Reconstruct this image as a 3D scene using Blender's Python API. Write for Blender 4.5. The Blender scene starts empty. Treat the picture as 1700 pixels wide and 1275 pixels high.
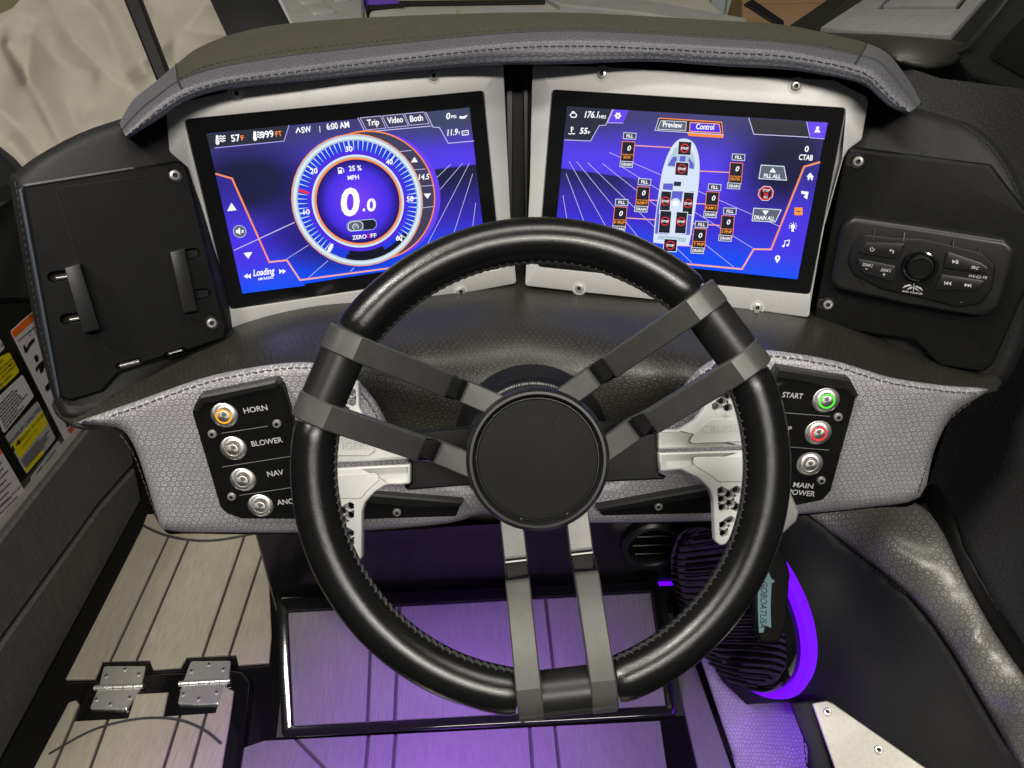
import bpy, bmesh, math, random
import numpy as np
from mathutils import Vector, Matrix, noise
from mathutils.geometry import delaunay_2d_cdt, tessellate_polygon
random.seed(7)
R = math.radians
S = bpy.context.scene
COL = S.collection

# ------------------------------------------------------------------ camera
F = 1228.0; CX, CY = 850.0, 637.5
PITCH, YAW = R(33.9), R(2.6)
CAM = Vector((0, 0, 1.05))
FWD = Vector((math.sin(YAW) * math.cos(PITCH), math.cos(YAW) * math.cos(PITCH), -math.sin(PITCH)))
RGT = Vector((math.cos(YAW), -math.sin(YAW), 0))
UPV = RGT.cross(FWD)
cd = bpy.data.cameras.new('camera'); cam = bpy.data.objects.new('camera', cd); COL.objects.link(cam)
cd.sensor_width = 36; cd.lens = 36 * F / 1700; cd.clip_start = .02; cd.clip_end = 100
M = Matrix((RGT, UPV, -FWD)).transposed().to_4x4(); M.translation = CAM
cam.matrix_world = M
S.camera = cam
# ------------------------------------------------------------------ light of the showroom and an added fill
S.view_settings.view_transform = 'Standard'; S.view_settings.look = 'None'
S.view_settings.exposure = 0.0; S.view_settings.gamma = 1
wd = bpy.data.worlds.new('World'); S.world = wd; wd.use_nodes = True
wd.node_tree.nodes['Background'].inputs[0].default_value = (.95, .97, 1.0, 1)
wd.node_tree.nodes['Background'].inputs[1].default_value = .045

def area(name, loc, target, sx, sy, power, color=(1, .95, .87)):
    l = bpy.data.lights.new(name, 'AREA'); l.shape = 'RECTANGLE'; l.size = sx; l.size_y = sy
    l.energy = power; l.color = color
    o = bpy.data.objects.new(name, l); COL.objects.link(o); o.location = loc
    o.rotation_euler = (Vector(target) - Vector(loc)).to_track_quat('-Z', 'Y').to_euler()
    return o
area('ceiling_or_fill_lamp', (-1.25, -.25, 2.8), (-.2, .6, .6), .4, .25, 38)
area('ceiling_or_fill_lamp', (.3, -1.7, 2.5), (.0, .6, .6), 1.3, .22, 54)  # frontal fill added behind the camera to brighten the dash
area('ceiling_or_fill_lamp', (.05, .45, 3.1), (.05, .6, .6), 2.4, .4, 38, (1, .96, .86))

# ------------------------------------------------------------------ helpers
def ray(px, py): return FWD + RGT * ((px - CX) / F) + UPV * ((CY - py) / F)
def P(px, py, d): return CAM + ray(px, py) * d
def onz(px, py, z=0.0):
    r = ray(px, py); return CAM + r * ((z - CAM.z) / r.z)
def px_of(w):
    v = Vector(w) - CAM; d = v.dot(FWD)
    return (CX + F * v.dot(RGT) / d, CY - F * v.dot(UPV) / d, d)

class Fr:
    def __init__(s, o, x, y):
        s.o = Vector(o); s.x = Vector(x).normalized(); n = s.x.cross(Vector(y)).normalized()
        if n.dot(CAM - s.o) < 0: n = -n
        s.n = n; s.y = n.cross(s.x)
    def uv(s, p):
        r = ray(*p); t = (s.o - CAM).dot(s.n) / r.dot(s.n)
        w = CAM + r * t - s.o
        return Vector((w.dot(s.x), w.dot(s.y)))
    def W(s, u, v, h=0.0): return s.o + s.x * u + s.y * v + s.n * h
    def wp(s, p, h=0.0):
        a = s.uv(p); return s.W(a[0], a[1], h)
    def mpp(s, p):
        a = s.uv(p); return .5 * ((s.uv((p[0] + 1, p[1])) - a).length + (s.uv((p[0], p[1] + 1)) - a).length)
    def mat(s, p, h=0.0, rot=0.0):
        m = Matrix((s.x, s.y, s.n)).transposed().to_4x4(); m.translation = s.wp(p, h)
        return m @ Matrix.Rotation(rot, 4, 'Z')
    def shift(s, h):
        f = Fr(s.o, s.x, s.y); f.n = s.n; f.y = s.y; f.o = s.o + s.n * h; return f
def fr3(a, b, c): return Fr(P(*a), P(*b) - P(*a), P(*c) - P(*a))

def lin(r, g, b):
    f = lambda c: (c / 255 / 12.92) if c / 255 <= .04045 else ((c / 255 + .055) / 1.055) ** 2.4
    return (f(r), f(g), f(b), 1)

# ---- materials
MATS = {}
def new_mat(name):
    m = bpy.data.materials.new(name); m.use_nodes = True; MATS[name] = m
    nt = m.node_tree; return m, nt, nt.nodes['Principled BSDF']
def node(nt, t, ins=None, **kw):
    n = nt.nodes.new(t)
    for k, v in kw.items(): setattr(n, k, v)
    for k, v in (ins or {}).items():
        if isinstance(v, bpy.types.NodeSocket): nt.links.new(v, n.inputs[k])
        else: n.inputs[k].default_value = v
    return n
def math_(nt, op, a, b=0.0, c=0.0):
    return node(nt, 'ShaderNodeMath', {0: a, 1: b, 2: c}, operation=op).outputs[0]
def vmath(nt, op, a, b=(0, 0, 0)):
    n = node(nt, 'ShaderNodeVectorMath', {0: a, 1: b}, operation=op)
    return n.outputs['Value'] if op in ('LENGTH', 'DOT_PRODUCT') else n.outputs[0]
def mixc(nt, f, a, b):
    n = node(nt, 'ShaderNodeMix', data_type='RGBA')
    for i, v in ((0, f), (6, a), (7, b)):
        if isinstance(v, bpy.types.NodeSocket): nt.links.new(v, n.inputs[i])
        else: n.inputs[i].default_value = v
    return n.outputs[2]
def ramp01(nt, v, a, b):
    n = node(nt, 'ShaderNodeMapRange', {0: v, 1: a, 2: b, 3: 0.0, 4: 1.0}, interpolation_type='SMOOTHSTEP'); return n.outputs[0]
def noise_(nt, co, scale, detail=2.0, rough=.5):
    return node(nt, 'ShaderNodeTexNoise', {'Vector': co, 'Scale': scale, 'Detail': detail, 'Roughness': rough}).outputs[0]
def bump(nt, b, h, strength, dist):
    n = node(nt, 'ShaderNodeBump', {'Height': h, 'Strength': strength, 'Distance': dist}); nt.links.new(n.outputs[0], b.inputs['Normal'])

def plain(name, col, rough=.5, metal=0.0, var=.0, nscale=40, bumps=None, coat=0.0, spec=.5, rvar=0.0):
    m, nt, b = new_mat(name)
    b.inputs['Base Color'].default_value = col; b.inputs['Roughness'].default_value = rough
    b.inputs['Metallic'].default_value = metal; b.inputs['Coat Weight'].default_value = coat
    b.inputs['Specular IOR Level'].default_value = spec
    co = node(nt, 'ShaderNodeTexCoord').outputs['Object']
    if var:
        n = noise_(nt, co, nscale, 4.0, .6); k = ramp01(nt, n, .3, .7)
        d = tuple(c * (1 - var) for c in col[:3]) + (1,); e = tuple(min(1, c * (1 + var)) for c in col[:3]) + (1,)
        nt.links.new(mixc(nt, k, d, e), b.inputs['Base Color'])
    if rvar:
        n = noise_(nt, co, 25, 5.0, .65)
        nt.links.new(math_(nt, 'MULTIPLY_ADD', n, rvar * 2, rough - rvar), b.inputs['Roughness'])
    if bumps:
        sc, st, di = bumps
        bump(nt, b, noise_(nt, co, sc, 3.0, .55), st, di)
    return m
def leather(name, col, rough, scale=650, strength=.35, spec=.5):
    m, nt, b = new_mat(name)
    co = node(nt, 'ShaderNodeTexCoord').outputs['Object']
    v = node(nt, 'ShaderNodeTexVoronoi', {'Vector': co, 'Scale': scale, 'Randomness': 1.0}, feature='DISTANCE_TO_EDGE').outputs[0]
    h = math_(nt, 'ADD', ramp01(nt, v, 0.0, .12), math_(nt, 'MULTIPLY', noise_(nt, co, scale * .8, 2.0), .5))
    bump(nt, b, h, strength, .0004)
    k = noise_(nt, co, 30, 3.0)
    d = tuple(c * .85 for c in col[:3]) + (1,); e = tuple(c * 1.2 for c in col[:3]) + (1,)
    nt.links.new(mixc(nt, k, d, e), b.inputs['Base Color'])
    nt.links.new(math_(nt, 'MULTIPLY_ADD', noise_(nt, co, 25, 2.0), .10, rough - .05), b.inputs['Roughness'])
    b.inputs['Specular IOR Level'].default_value = spec
    return m
def vinyl(name, base, ring, rough, s=.0056, amt=.8, metal=0.0, spec=.5, bst=.5):
    """upholstery vinyl with small embossed rings in a hexagonal array"""
    m, nt, b = new_mat(name)
    tc = node(nt, 'ShaderNodeTexCoord'); uv = tc.outputs['UV']; co = tc.outputs['Object']
    q = 3 ** .5
    nz = node(nt, 'ShaderNodeTexNoise', {'Vector': co, 'Scale': 38.0, 'Detail': 2.0}).outputs['Color']
    uv = vmath(nt, 'ADD', uv, vmath(nt, 'MULTIPLY', vmath(nt, 'SUBTRACT', nz, (.5, .5, .5)), (s * 1.3, s * 1.3, 0)))
    def cell(off):
        p = vmath(nt, 'ADD', vmath(nt, 'MULTIPLY', uv, (1 / s, 1 / s / q, 0)), (off, off, 0))
        p = vmath(nt, 'SUBTRACT', vmath(nt, 'FRACTION', p), (.5, .5, 0))
        p = vmath(nt, 'MULTIPLY', p, (1, q, 0))
        return vmath(nt, 'LENGTH', p), p
    d1, p1 = cell(.0); d2, p2 = cell(.5)
    d = math_(nt, 'MINIMUM', d1, d2)
    e = math_(nt, 'ABSOLUTE', math_(nt, 'SUBTRACT', d, .26))
    k = math_(nt, 'SUBTRACT', 1.0, ramp01(nt, e, .04, .11))
    big = noise_(nt, co, 16, 3.0, .6)
    fade = math_(nt, 'MULTIPLY', math_(nt, 'MULTIPLY_ADD', noise_(nt, co, 160, 2.0), 1.3, -.05), math_(nt, 'MULTIPLY_ADD', noise_(nt, co, 22, 3.0), 1.4, .25))
    kk = math_(nt, 'MULTIPLY', math_(nt, 'MULTIPLY', k, fade), amt)
    dk = tuple(c * .86 for c in base[:3]) + (1,); lt = tuple(c * 1.14 for c in base[:3]) + (1,)
    nt.links.new(mixc(nt, kk, mixc(nt, big, dk, lt), ring), b.inputs['Base Color'])
    h = math_(nt, 'ADD', math_(nt, 'MULTIPLY', k, .8), math_(nt, 'MULTIPLY', noise_(nt, co, 900, 2.0), .5))
    bump(nt, b, h, bst, .0004)
    nt.links.new(math_(nt, 'MULTIPLY_ADD', noise_(nt, co, 60, 4.0), .14, rough - .07), b.inputs['Roughness'])
    b.inputs['Metallic'].default_value = metal; b.inputs['Specular IOR Level'].default_value = spec
    return m
def foam(name, base, dark, rough=.75, spec=.3, ang=0.0, lines=900):
    """brushed faux teak foam, grain runs along UV v"""
    m, nt, b = new_mat(name)
    tc = node(nt, 'ShaderNodeTexCoord'); uv = tc.outputs['UV']; co = tc.outputs['Object']
    st = vmath(nt, 'MULTIPLY', uv, (lines, 26, 1))
    n1 = noise_(nt, st, 1.0, 3.0, .6)
    n3 = noise_(nt, vmath(nt, 'MULTIPLY', uv, (90, 2.5, 1)), 1.0, 3.0, .6)
    n2 = noise_(nt, co, 7, 4.0, .6)
    f = math_(nt, 'ADD', math_(nt, 'MULTIPLY', ramp01(nt, n1, .34, .66), .42), math_(nt, 'ADD', math_(nt, 'MULTIPLY', n2, .34), math_(nt, 'MULTIPLY', n3, .3)))
    nt.links.new(mixc(nt, f, dark, base), b.inputs['Base Color'])
    bump(nt, b, math_(nt, 'ADD', n1, math_(nt, 'MULTIPLY', noise_(nt, co, 1200, 2.0), .6)), .5, .0005)
    b.inputs['Roughness'].default_value = rough; b.inputs['Specular IOR Level'].default_value = spec
    return m
def brushed(name, col, rough=.3, scale=(1500, 30, 1)):
    m, nt, b = new_mat(name)
    tc = node(nt, 'ShaderNodeTexCoord'); co = tc.outputs['Object']
    n = noise_(nt, vmath(nt, 'MULTIPLY', co, scale), 1.0, 2.0)
    bump(nt, b, n, .15, .0003)
    nt.links.new(math_(nt, 'MULTIPLY_ADD', noise_(nt, co, 120, 4.0), .3, rough - .13), b.inputs['Roughness'])
    b.inputs['Base Color'].default_value = col; b.inputs['Metallic'].default_value = .7
    return m
def turned(name, col, rough):
    m, nt, b = new_mat(name)
    b.inputs['Base Color'].default_value = col; b.inputs['Metallic'].default_value = .9; b.inputs['Roughness'].default_value = rough
    b.inputs['Anisotropic'].default_value = .85
    tg = node(nt, 'ShaderNodeTangent', direction_type='RADIAL', axis='Z'); nt.links.new(tg.outputs[0], b.inputs['Tangent'])
    return m
def glow(name, col, strength=1.0, gloss=.25):
    m, nt, b = new_mat(name)
    b.inputs['Base Color'].default_value = (.003, .003, .004, 1); b.inputs['Roughness'].default_value = gloss
    b.inputs['Emission Color'].default_value = col; b.inputs['Emission Strength'].default_value = strength
    return m
def flat(name, col, rough=.5): return plain(name, col, rough)

G = lambda v: (v, v, v, 1)
M_silver = plain('satin_silver_paint', (.52, .515, .50, 1), .45, .25, var=.03, nscale=300, bumps=(1500, .08, .0003), rvar=.06)
M_glass = plain('display_glass', G(.006), .09, spec=.5, coat=.3)
M_plate = plain('black_powder_coat', G(.006), .46, var=.15, nscale=60, bumps=(1800, .18, .0003), rvar=.05, spec=.16)
M_plate2 = plain('black_anodised', G(.013), .38, .1, var=.1, nscale=50, bumps=(2400, .15, .0002), rvar=.06)
M_spoke = plain('anodised_charcoal', (.085, .084, .079, 1), .38, .35, var=.08, nscale=90, bumps=(2500, .12, .0002), rvar=.07)
M_dark = plain('deep_black_plastic', G(.005), .5, bumps=(900, .1, .0003), spec=.3)
M_gloss = plain('gloss_black_gelcoat', G(.006), .09, coat=.6, rvar=.05)
M_kick = plain('kick_wall_gelcoat', G(.005), .2, rvar=.07)
M_leather = leather('black_leather', G(.005), .24, 1000, .11, .6)
M_capleather = leather('hub_leather', G(.010), .62, 900, .5, .22)
M_black_vinyl = vinyl('black_vinyl', (.018, .0175, .014, 1), (.045, .043, .034, 1), .36, .0068, .6, spec=.4, bst=.35)
M_top_vinyl = vinyl('charcoal_vinyl_top', (.045, .0435, .033, 1), (.11, .105, .08, 1), .40, .007, .7, spec=.5, bst=.6)
M_wing_vinyl = leather('black_wing_vinyl', G(.010), .55, 500, .25, .35)
M_grey_vinyl = vinyl('silver_grey_vinyl', (.285, .275, .295, 1), (.66, .65, .66, 1), .40, .0058, 1.0, .15, bst=.6)
M_trim_vinyl = vinyl('grey_trim_vinyl', (.085, .085, .098, 1), (.15, .15, .17, 1), .46, .0080, .9, .1)
M_bolster = vinyl('bolster_vinyl', (.17, .165, .15, 1), (.36, .35, .32, 1), .34, .0085, .8, .25)
M_sidewall = vinyl('dark_wall_vinyl', G(.035), G(.06), .6, .011, .6, spec=.3)
M_thread = plain('black_thread', G(.02), .7)
M_greythread = plain('charcoal_thread', G(.05), .7)
M_steel = brushed('stainless_steel', (.62, .61, .59, 1), .28, (300, 300, 300))
M_steel2 = brushed('polished_steel', (.72, .71, .68, 1), .22, (60, 900, 60))
M_screwdark = plain('screw_recess', G(.03), .5, .6)
M_white_plastic = plain('white_paddle_plastic', (.66, .66, .63, 1), .38, var=.03, nscale=80, bumps=(1200, .06, .0003))
M_print = plain('white_print', G(.55), .6)
M_printgrey = plain('grey_print', G(.25), .6)
M_blue_print = plain('pale_blue_print', lin(88, 120, 130), .6)
M_foam = foam('tan_grey_foam', (.44, .40, .32, 1), (.22, .195, .15, 1))
M_foam_lilac = foam('grey_foam', (.185, .175, .18, 1), (.10, .094, .098, 1))
M_foam_dark = foam('charcoal_foam', (.15, .14, .135, 1), (.05, .047, .046, 1), lines=420)
M_foam_light = foam('light_grey_foam', (.22, .22, .215, 1), (.11, .11, .11, 1), lines=600)
M_groove = plain('foam_groove', G(.035), .7)
M_sill = plain('pale_sill', (.17, .16, .14, 1), .5)
M_cloth = plain('beige_cover_cloth', (.27, .245, .205, 1), .8, var=.05, nscale=9, bumps=(1400, .25, .0004), spec=.25)
M_alu = plain('brushed_plate', (.54, .525, .46, 1), .5, .35, var=.06, nscale=200, bumps=(1600, .2, .0003), rvar=.06)
M_led = glow('violet_led', (.16, .0, 1, 1), 1.25, .9)
M_led_amber = glow('amber_led', lin(255, 165, 10), 1.3)
M_led_green = glow('green_led', lin(70, 255, 40), 1.2)
M_led_red = glow('red_led', lin(255, 40, 50), 1.3)

# ---- object factory
def link(o, parent=None):
    COL.objects.link(o)
    if parent is not None:
        o.parent = parent
        if parent.name in WM: o.matrix_parent_inverse = WM[parent.name].inverted()
    return o
WM = {}          # world matrices of parents that are not at the origin
def thing(name, label, cat, loc, group=None):
    o = bpy.data.objects.new(name, None); COL.objects.link(o); o.location = loc; o.empty_display_size = .02
    WM[o.name] = Matrix.Translation(Vector(loc))
    o['label'] = label; o['category'] = cat
    if group: o['group'] = group
    return o
def tag(o, label=None, cat=None, group=None, kind=None):
    if label: o['label'] = label
    if cat: o['category'] = cat
    if group: o['group'] = group
    if kind: o['kind'] = kind
    return o
def mesh_obj(name, verts, faces, mats, parent=None, fm=None, uvs=None, smooth=True, ang=38):
    me = bpy.data.meshes.new(name)
    me.from_pydata([tuple(v) for v in verts], [], faces)
    for m in (mats if isinstance(mats, (list, tuple)) else [mats]): me.materials.append(m)
    if fm: me.polygons.foreach_set('material_index', fm)
    if uvs is not None:
        ul = me.uv_layers.new(name='UVMap')
        arr = np.empty(len(me.loops), dtype=np.int32); me.loops.foreach_get('vertex_index', arr)
        ul.data.foreach_set('uv', np.asarray(uvs, dtype=np.float32)[arr].ravel())
    if smooth:
        me.polygons.foreach_set('use_smooth', [True] * len(me.polygons))
        me.update()
        me.set_sharp_from_angle(angle=R(ang))
    me.validate(); me.update()
    return link(bpy.data.objects.new(name, me), parent)
def inst(me_obj, name, matrix, parent):
    o = bpy.data.objects.new(name, me_obj.data if hasattr(me_obj, 'data') else me_obj)
    link(o, parent); o.matrix_basis = matrix; WM[o.name] = matrix.copy()
    return o

class MB:
    def __init__(s): s.v = []; s.f = []; s.m = []; s.uv = []
    def add(s, v, f, mi=0, uv=None):
        o = len(s.v); s.v += [Vector(a) for a in v]; s.f += [tuple(i + o for i in t) for t in f]; s.m += [mi] * len(f)
        s.uv += list(uv) if uv is not None else [(0, 0)] * len(v)
        return s
    def obj(s, name, mats, parent=None, ang=38, smooth=True):
        return mesh_obj(name, s.v, s.f, mats, parent, s.m, s.uv, smooth, ang)

def area2(p): return .5 * sum(p[i][0] * p[(i + 1) % len(p)][1] - p[(i + 1) % len(p)][0] * p[i][1] for i in range(len(p)))
def ccw(p): return list(p) if area2(p) > 0 else list(reversed(p))
def roundp(p, r, n=4, only=None):
    p = [Vector(a[:2]) for a in p]; out = []
    for i, b in enumerate(p):
        rr = r if not isinstance(r, (list, tuple)) else r[i]
        a, c = p[i - 1], p[(i + 1) % len(p)]
        d1 = (a - b); d2 = (c - b)
        if rr <= 0 or d1.length < 1e-9 or d2.length < 1e-9: out.append(b); continue
        ang = d1.angle(d2)
        if ang > R(172): out.append(b); continue
        t = min(rr / math.tan(ang / 2), d1.length * .45, d2.length * .45)
        s, e = b + d1.normalized() * t, b + d2.normalized() * t
        for k in range(n + 1):
            q = k / n; out.append(s * (1 - q) ** 2 + b * 2 * q * (1 - q) + e * q * q)
    return out
def offset(p, d):
    """move a ccw outline inwards by d"""
    out = []; n = len(p)
    for i in range(n):
        a, b, c = Vector(p[i - 1]), Vector(p[i]), Vector(p[(i + 1) % n])
        e1, e2 = (b - a), (c - b)
        if e1.length < 1e-9: e1 = e2
        if e2.length < 1e-9: e2 = e1
        n1 = Vector((-e1.y, e1.x)).normalized(); n2 = Vector((-e2.y, e2.x)).normalized()
        m = n1 + n2
        if m.length < 1e-6: out.append(b + n1 * d); continue
        m.normalize(); k = d / max(.35, m.dot(n1)); out.append(b + m * k)
    return out
def catmull(p, n=6, closed=False):
    p = [Vector(a) for a in p]; out = []; N = len(p)
    rng = range(N) if closed else range(N - 1)
    for i in rng:
        if closed: a, b, c, d = p[i - 1], p[i], p[(i + 1) % N], p[(i + 2) % N]
        else: a, b, c, d = p[max(i - 1, 0)], p[i], p[i + 1], p[min(i + 2, N - 1)]
        for k in range(n):
            t = k / n
            out.append(.5 * ((2 * b) + (c - a) * t + (2 * a - 5 * b + 4 * c - d) * t * t + (3 * b - a - 3 * c + d) * t ** 3))
    if not closed: out.append(p[-1])
    return out

def slab_mb(mb, fr, outline, h0, h1, cham=.0008, holes=(), mi=0, csteps=1):
    out = ccw([Vector(a[:2]) for a in outline]); hs = [list(reversed(ccw([Vector(a[:2]) for a in h]))) for h in holes]
    loops = [out] + hs
    rings = [(h0, 0.0)]
    for k in range(csteps + 1):
        t = k / csteps * math.pi / 2 if csteps > 1 else k * math.pi / 2
        rings.append((h1 - cham * (1 - math.sin(t)), cham * (1 - math.cos(t))))
    V = []; Fc = []; UV = []
    capT = []; capB = []
    for L in loops:
        n = len(L); base = len(V)
        for (h, ins) in rings:
            Q = offset(L, ins if L is out else min(ins, .0007)) if ins else L
            for q in Q: V.append(fr.W(q[0], q[1], h)); UV.append((q[0], q[1]))
        for r in range(len(rings) - 1):
            for i in range(n):
                j = (i + 1) % n
                Fc.append((base + r * n + i, base + r * n + j, base + (r + 1) * n + j, base + (r + 1) * n + i))
        capB.append((base, n)); capT.append((base + (len(rings) - 1) * n, n))
    for caps, flip in ((capT, False), (capB, True)):
        idx = [b + i for b, n in caps for i in range(n)]; P2 = [Vector(UV[i]) for i in idx]
        ed = []; k = 0; polys = []
        for b, n in caps:
            ed += [(k + i, k + (i + 1) % n) for i in range(n)]; polys.append([UV[b + i] for i in range(n)]); k += n
        vv, e_, ff, ov, oe, of = delaunay_2d_cdt(P2, ed, [], 0, 1e-7)
        remap = [idx[o[0]] if o else None for o in ov]
        for f in ff:
            c = sum((vv[q] for q in f), Vector((0, 0))) / len(f)
            if not inside(c, polys[0]) or any(inside(c, h_) for h_ in polys[1:]): continue
            t = [remap[q] for q in f]
            if None in t: continue
            ar = area2([vv[q] for q in f])
            if abs(ar) < 1e-14: continue
            Fc.append(tuple(t) if (ar > 0) != flip else tuple(reversed(t)))
    mb.add(V, Fc, mi, UV)
def slab(name, fr, outline, h0, h1, mat, parent=None, cham=.0008, holes=(), csteps=1, ang=30):
    mb = MB(); slab_mb(mb, fr, outline, h0, h1, cham, holes, 0, csteps); return mb.obj(name, mat, parent, ang)
def pxs(fr, pts): return [fr.uv(p) for p in pts]

def tube_mb(mb, pts, r, n=8, mi=0, closed=False, caps=True):
    pts = [Vector(p) for p in pts]; N = len(pts); T = []
    for i in range(N):
        a = pts[i - 1] if (i or closed) else pts[0]; b = pts[(i + 1) % N] if (i < N - 1 or closed) else pts[-1]
        T.append((b - a).normalized())
    up = Vector((0, 0, 1)) if abs(T[0].z) < .9 else Vector((1, 0, 0))
    x = T[0].cross(up).normalized(); V = []; UV = []; L = 0
    for i in range(N):
        x = (x - T[i] * x.dot(T[i])).normalized(); y = T[i].cross(x)
        rr = r[i] if isinstance(r, (list, tuple)) else r
        if i: L += (pts[i] - pts[i - 1]).length
        for k in range(n):
            a = 2 * math.pi * k / n; V.append(pts[i] + x * math.cos(a) * rr + y * math.sin(a) * rr); UV.append((L, a * rr))
    Fc = []
    for i in range(N if closed else N - 1):
        j = (i + 1) % N
        for k in range(n): Fc.append((i * n + k, i * n + (k + 1) % n, j * n + (k + 1) % n, j * n + k))
    if caps and not closed:
        Fc.append(tuple(reversed(range(n)))); Fc.append(tuple(range((N - 1) * n, N * n)))
    mb.add(V, Fc, mi, UV)
def lathe_mb(mb, mtx, prof, n=32, mi=0, capend=True):
    """prof: list of (radius, height) revolved about local z"""
    V = []; Fc = []
    for (r, h) in prof:
        for k in range(n):
            a = 2 * math.pi * k / n; V.append(mtx @ Vector((r * math.cos(a), r * math.sin(a), h)))
    for i in range(len(prof) - 1):
        for k in range(n): Fc.append((i * n + k, i * n + (k + 1) % n, (i + 1) * n + (k + 1) % n, (i + 1) * n + k))
    if capend: Fc.append(tuple(range((len(prof) - 1) * n, len(prof) * n)))
    mb.add(V, Fc, mi, [(v.x, v.y) for v in V])
def lathe(name, mtx, prof, mat, parent=None, n=32, ang=38, capend=True):
    mb = MB(); lathe_mb(mb, mtx, prof, n, 0, capend); return mb.obj(name, mat, parent, ang)

# thin plate spline of depth over pixels
class TPS:
    def __init__(s, pts, reg=1e-4):
        p = np.array(pts, float); s.c = p[:, :2] / 500.; n = len(p)
        d = np.linalg.norm(s.c[:, None] - s.c[None], axis=2); K = np.where(d > 0, d * d * np.log(np.maximum(d, 1e-12)), 0) + reg * np.eye(n)
        Q = np.hstack([np.ones((n, 1)), s.c]); A = np.block([[K, Q], [Q.T, np.zeros((3, 3))]])
        s.w = np.linalg.solve(A, np.concatenate([p[:, 2], np.zeros(3)]))
    def __call__(s, x, y):
        q = np.array([x, y]) / 500.; d = np.linalg.norm(s.c - q, axis=1)
        k = np.where(d > 0, d * d * np.log(np.maximum(d, 1e-12)), 0)
        return float(k @ s.w[:-3] + s.w[-3] + s.w[-2:] @ q)
def inside(p, poly):
    x, y = p; c = False; n = len(poly); j = n - 1
    for i in range(n):
        if (poly[i][1] > y) != (poly[j][1] > y) and x < (poly[j][0] - poly[i][0]) * (y - poly[i][1]) / (poly[j][1] - poly[i][1]) + poly[i][0]: c = not c
        j = i
    return c
def segdist(p, poly, closed=True):
    A = np.array([(a[0], a[1]) for a in poly], float); B = np.roll(A, -1, axis=0)
    if not closed: A, B = A[:-1], B[:-1]
    p = np.array(p[:2], float); AB = B - A; t = np.clip(((p - A) * AB).sum(1) / np.maximum((AB * AB).sum(1), 1e-9), 0, 1)
    return float(np.sqrt(((A + AB * t[:, None] - p) ** 2).sum(1).min()))
def sheet(name, outline, depth, mat, parent=None, step=14, roll=(0, 0), back=.02, extra=None, smooth_outline=0, noround=None, mats_extra=None, uvrot=0.0):
    """padded panel: outline in picture px, each point at its own distance; edges roll back, rim closed behind"""
    if smooth_outline: outline = catmull([Vector((a[0], a[1])) for a in outline], smooth_outline, True)
    O = []
    for i, a in enumerate(outline):
        b = outline[(i + 1) % len(outline)]; L = math.hypot(b[0] - a[0], b[1] - a[1]); k = max(1, int(L / step + .5))
        for q in range(k): O.append((a[0] + (b[0] - a[0]) * q / k, a[1] + (b[1] - a[1]) * q / k))
    O = ccw(O); n = len(O); pts = list(O)
    xs = [p[0] for p in O]; ys = [p[1] for p in O]
    if roll[0]:      # extra rows close to the rim so that the roll is smooth
        for f in (.12, .35, .7):
            Q = offset([Vector(p) for p in O], roll[0] * f)
            for q in Q:
                if inside(q, O) and segdist(q, O) > roll[0] * f * .8: pts.append((q[0], q[1]))
    y = min(ys) + step * .5; r = 0
    while y < max(ys):
        x = min(xs) + step * (.5 if r % 2 else 1.0)
        while x < max(xs):
            if inside((x, y), O) and segdist((x, y), O) > max(step * .5, roll[0] * .85): pts.append((x, y))
            x += step
        y += step * .87; r += 1
    vv, ee, ff, *_ = delaunay_2d_cdt([Vector(p) for p in pts], [], [list(range(n))], 1, 1e-5)
    def D(x, y):
        d = depth(x, y)
        if extra: d -= extra(x, y)
        if roll[0]:
            e = segdist((x, y), O)
            if e < roll[0]: t = 1 - e / roll[0]; d += roll[1] * (1 - math.sqrt(max(0, 1 - t * t)))
        return d
    W = [P(v[0], v[1], D(v[0], v[1])) for v in vv]
    # metric uv on the best plane
    A = np.array([tuple(w) for w in W]); c = A.mean(0); u, sv, vt = np.linalg.svd(A - c, full_matrices=False)
    nrm = Vector(vt[2]); ux = RGT - nrm * RGT.dot(nrm); ux.normalize(); uy = nrm.cross(ux)
    cr, sr = math.cos(uvrot), math.sin(uvrot)
    UV = []
    for w in W:
        a, b = (w - Vector(c)).dot(ux), (w - Vector(c)).dot(uy); UV.append((a * cr - b * sr, a * sr + b * cr))
    Fc = []
    for f in ff:
        a = [vv[i] for i in f]
        Fc.append(tuple(f) if area2(a) < 0 else tuple(reversed(f)))
    # closing rim behind
    lut = {}
    for i, v in enumerate(vv): lut[(round(v[0], 2), round(v[1], 2))] = i
    ids = [lut.get((round(p[0], 2), round(p[1], 2))) for p in O]; ids = [i for i in ids if i is not None]
    base = len(W)
    if back:
        for i in ids:
            v = vv[i]; W.append(W[i] + (W[i] - CAM).normalized() * back); UV.append(UV[i])
        k = len(ids)
        for q in range(k):
            a, b = ids[q], ids[(q + 1) % k]; Fc.append((a, b, base + (q + 1) % k, base + q))
    ob = mesh_obj(name, W, Fc, mat, parent, None, UV, True, 60)
    ob_depth[ob.name] = D
    return ob
ob_depth = {}

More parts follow.
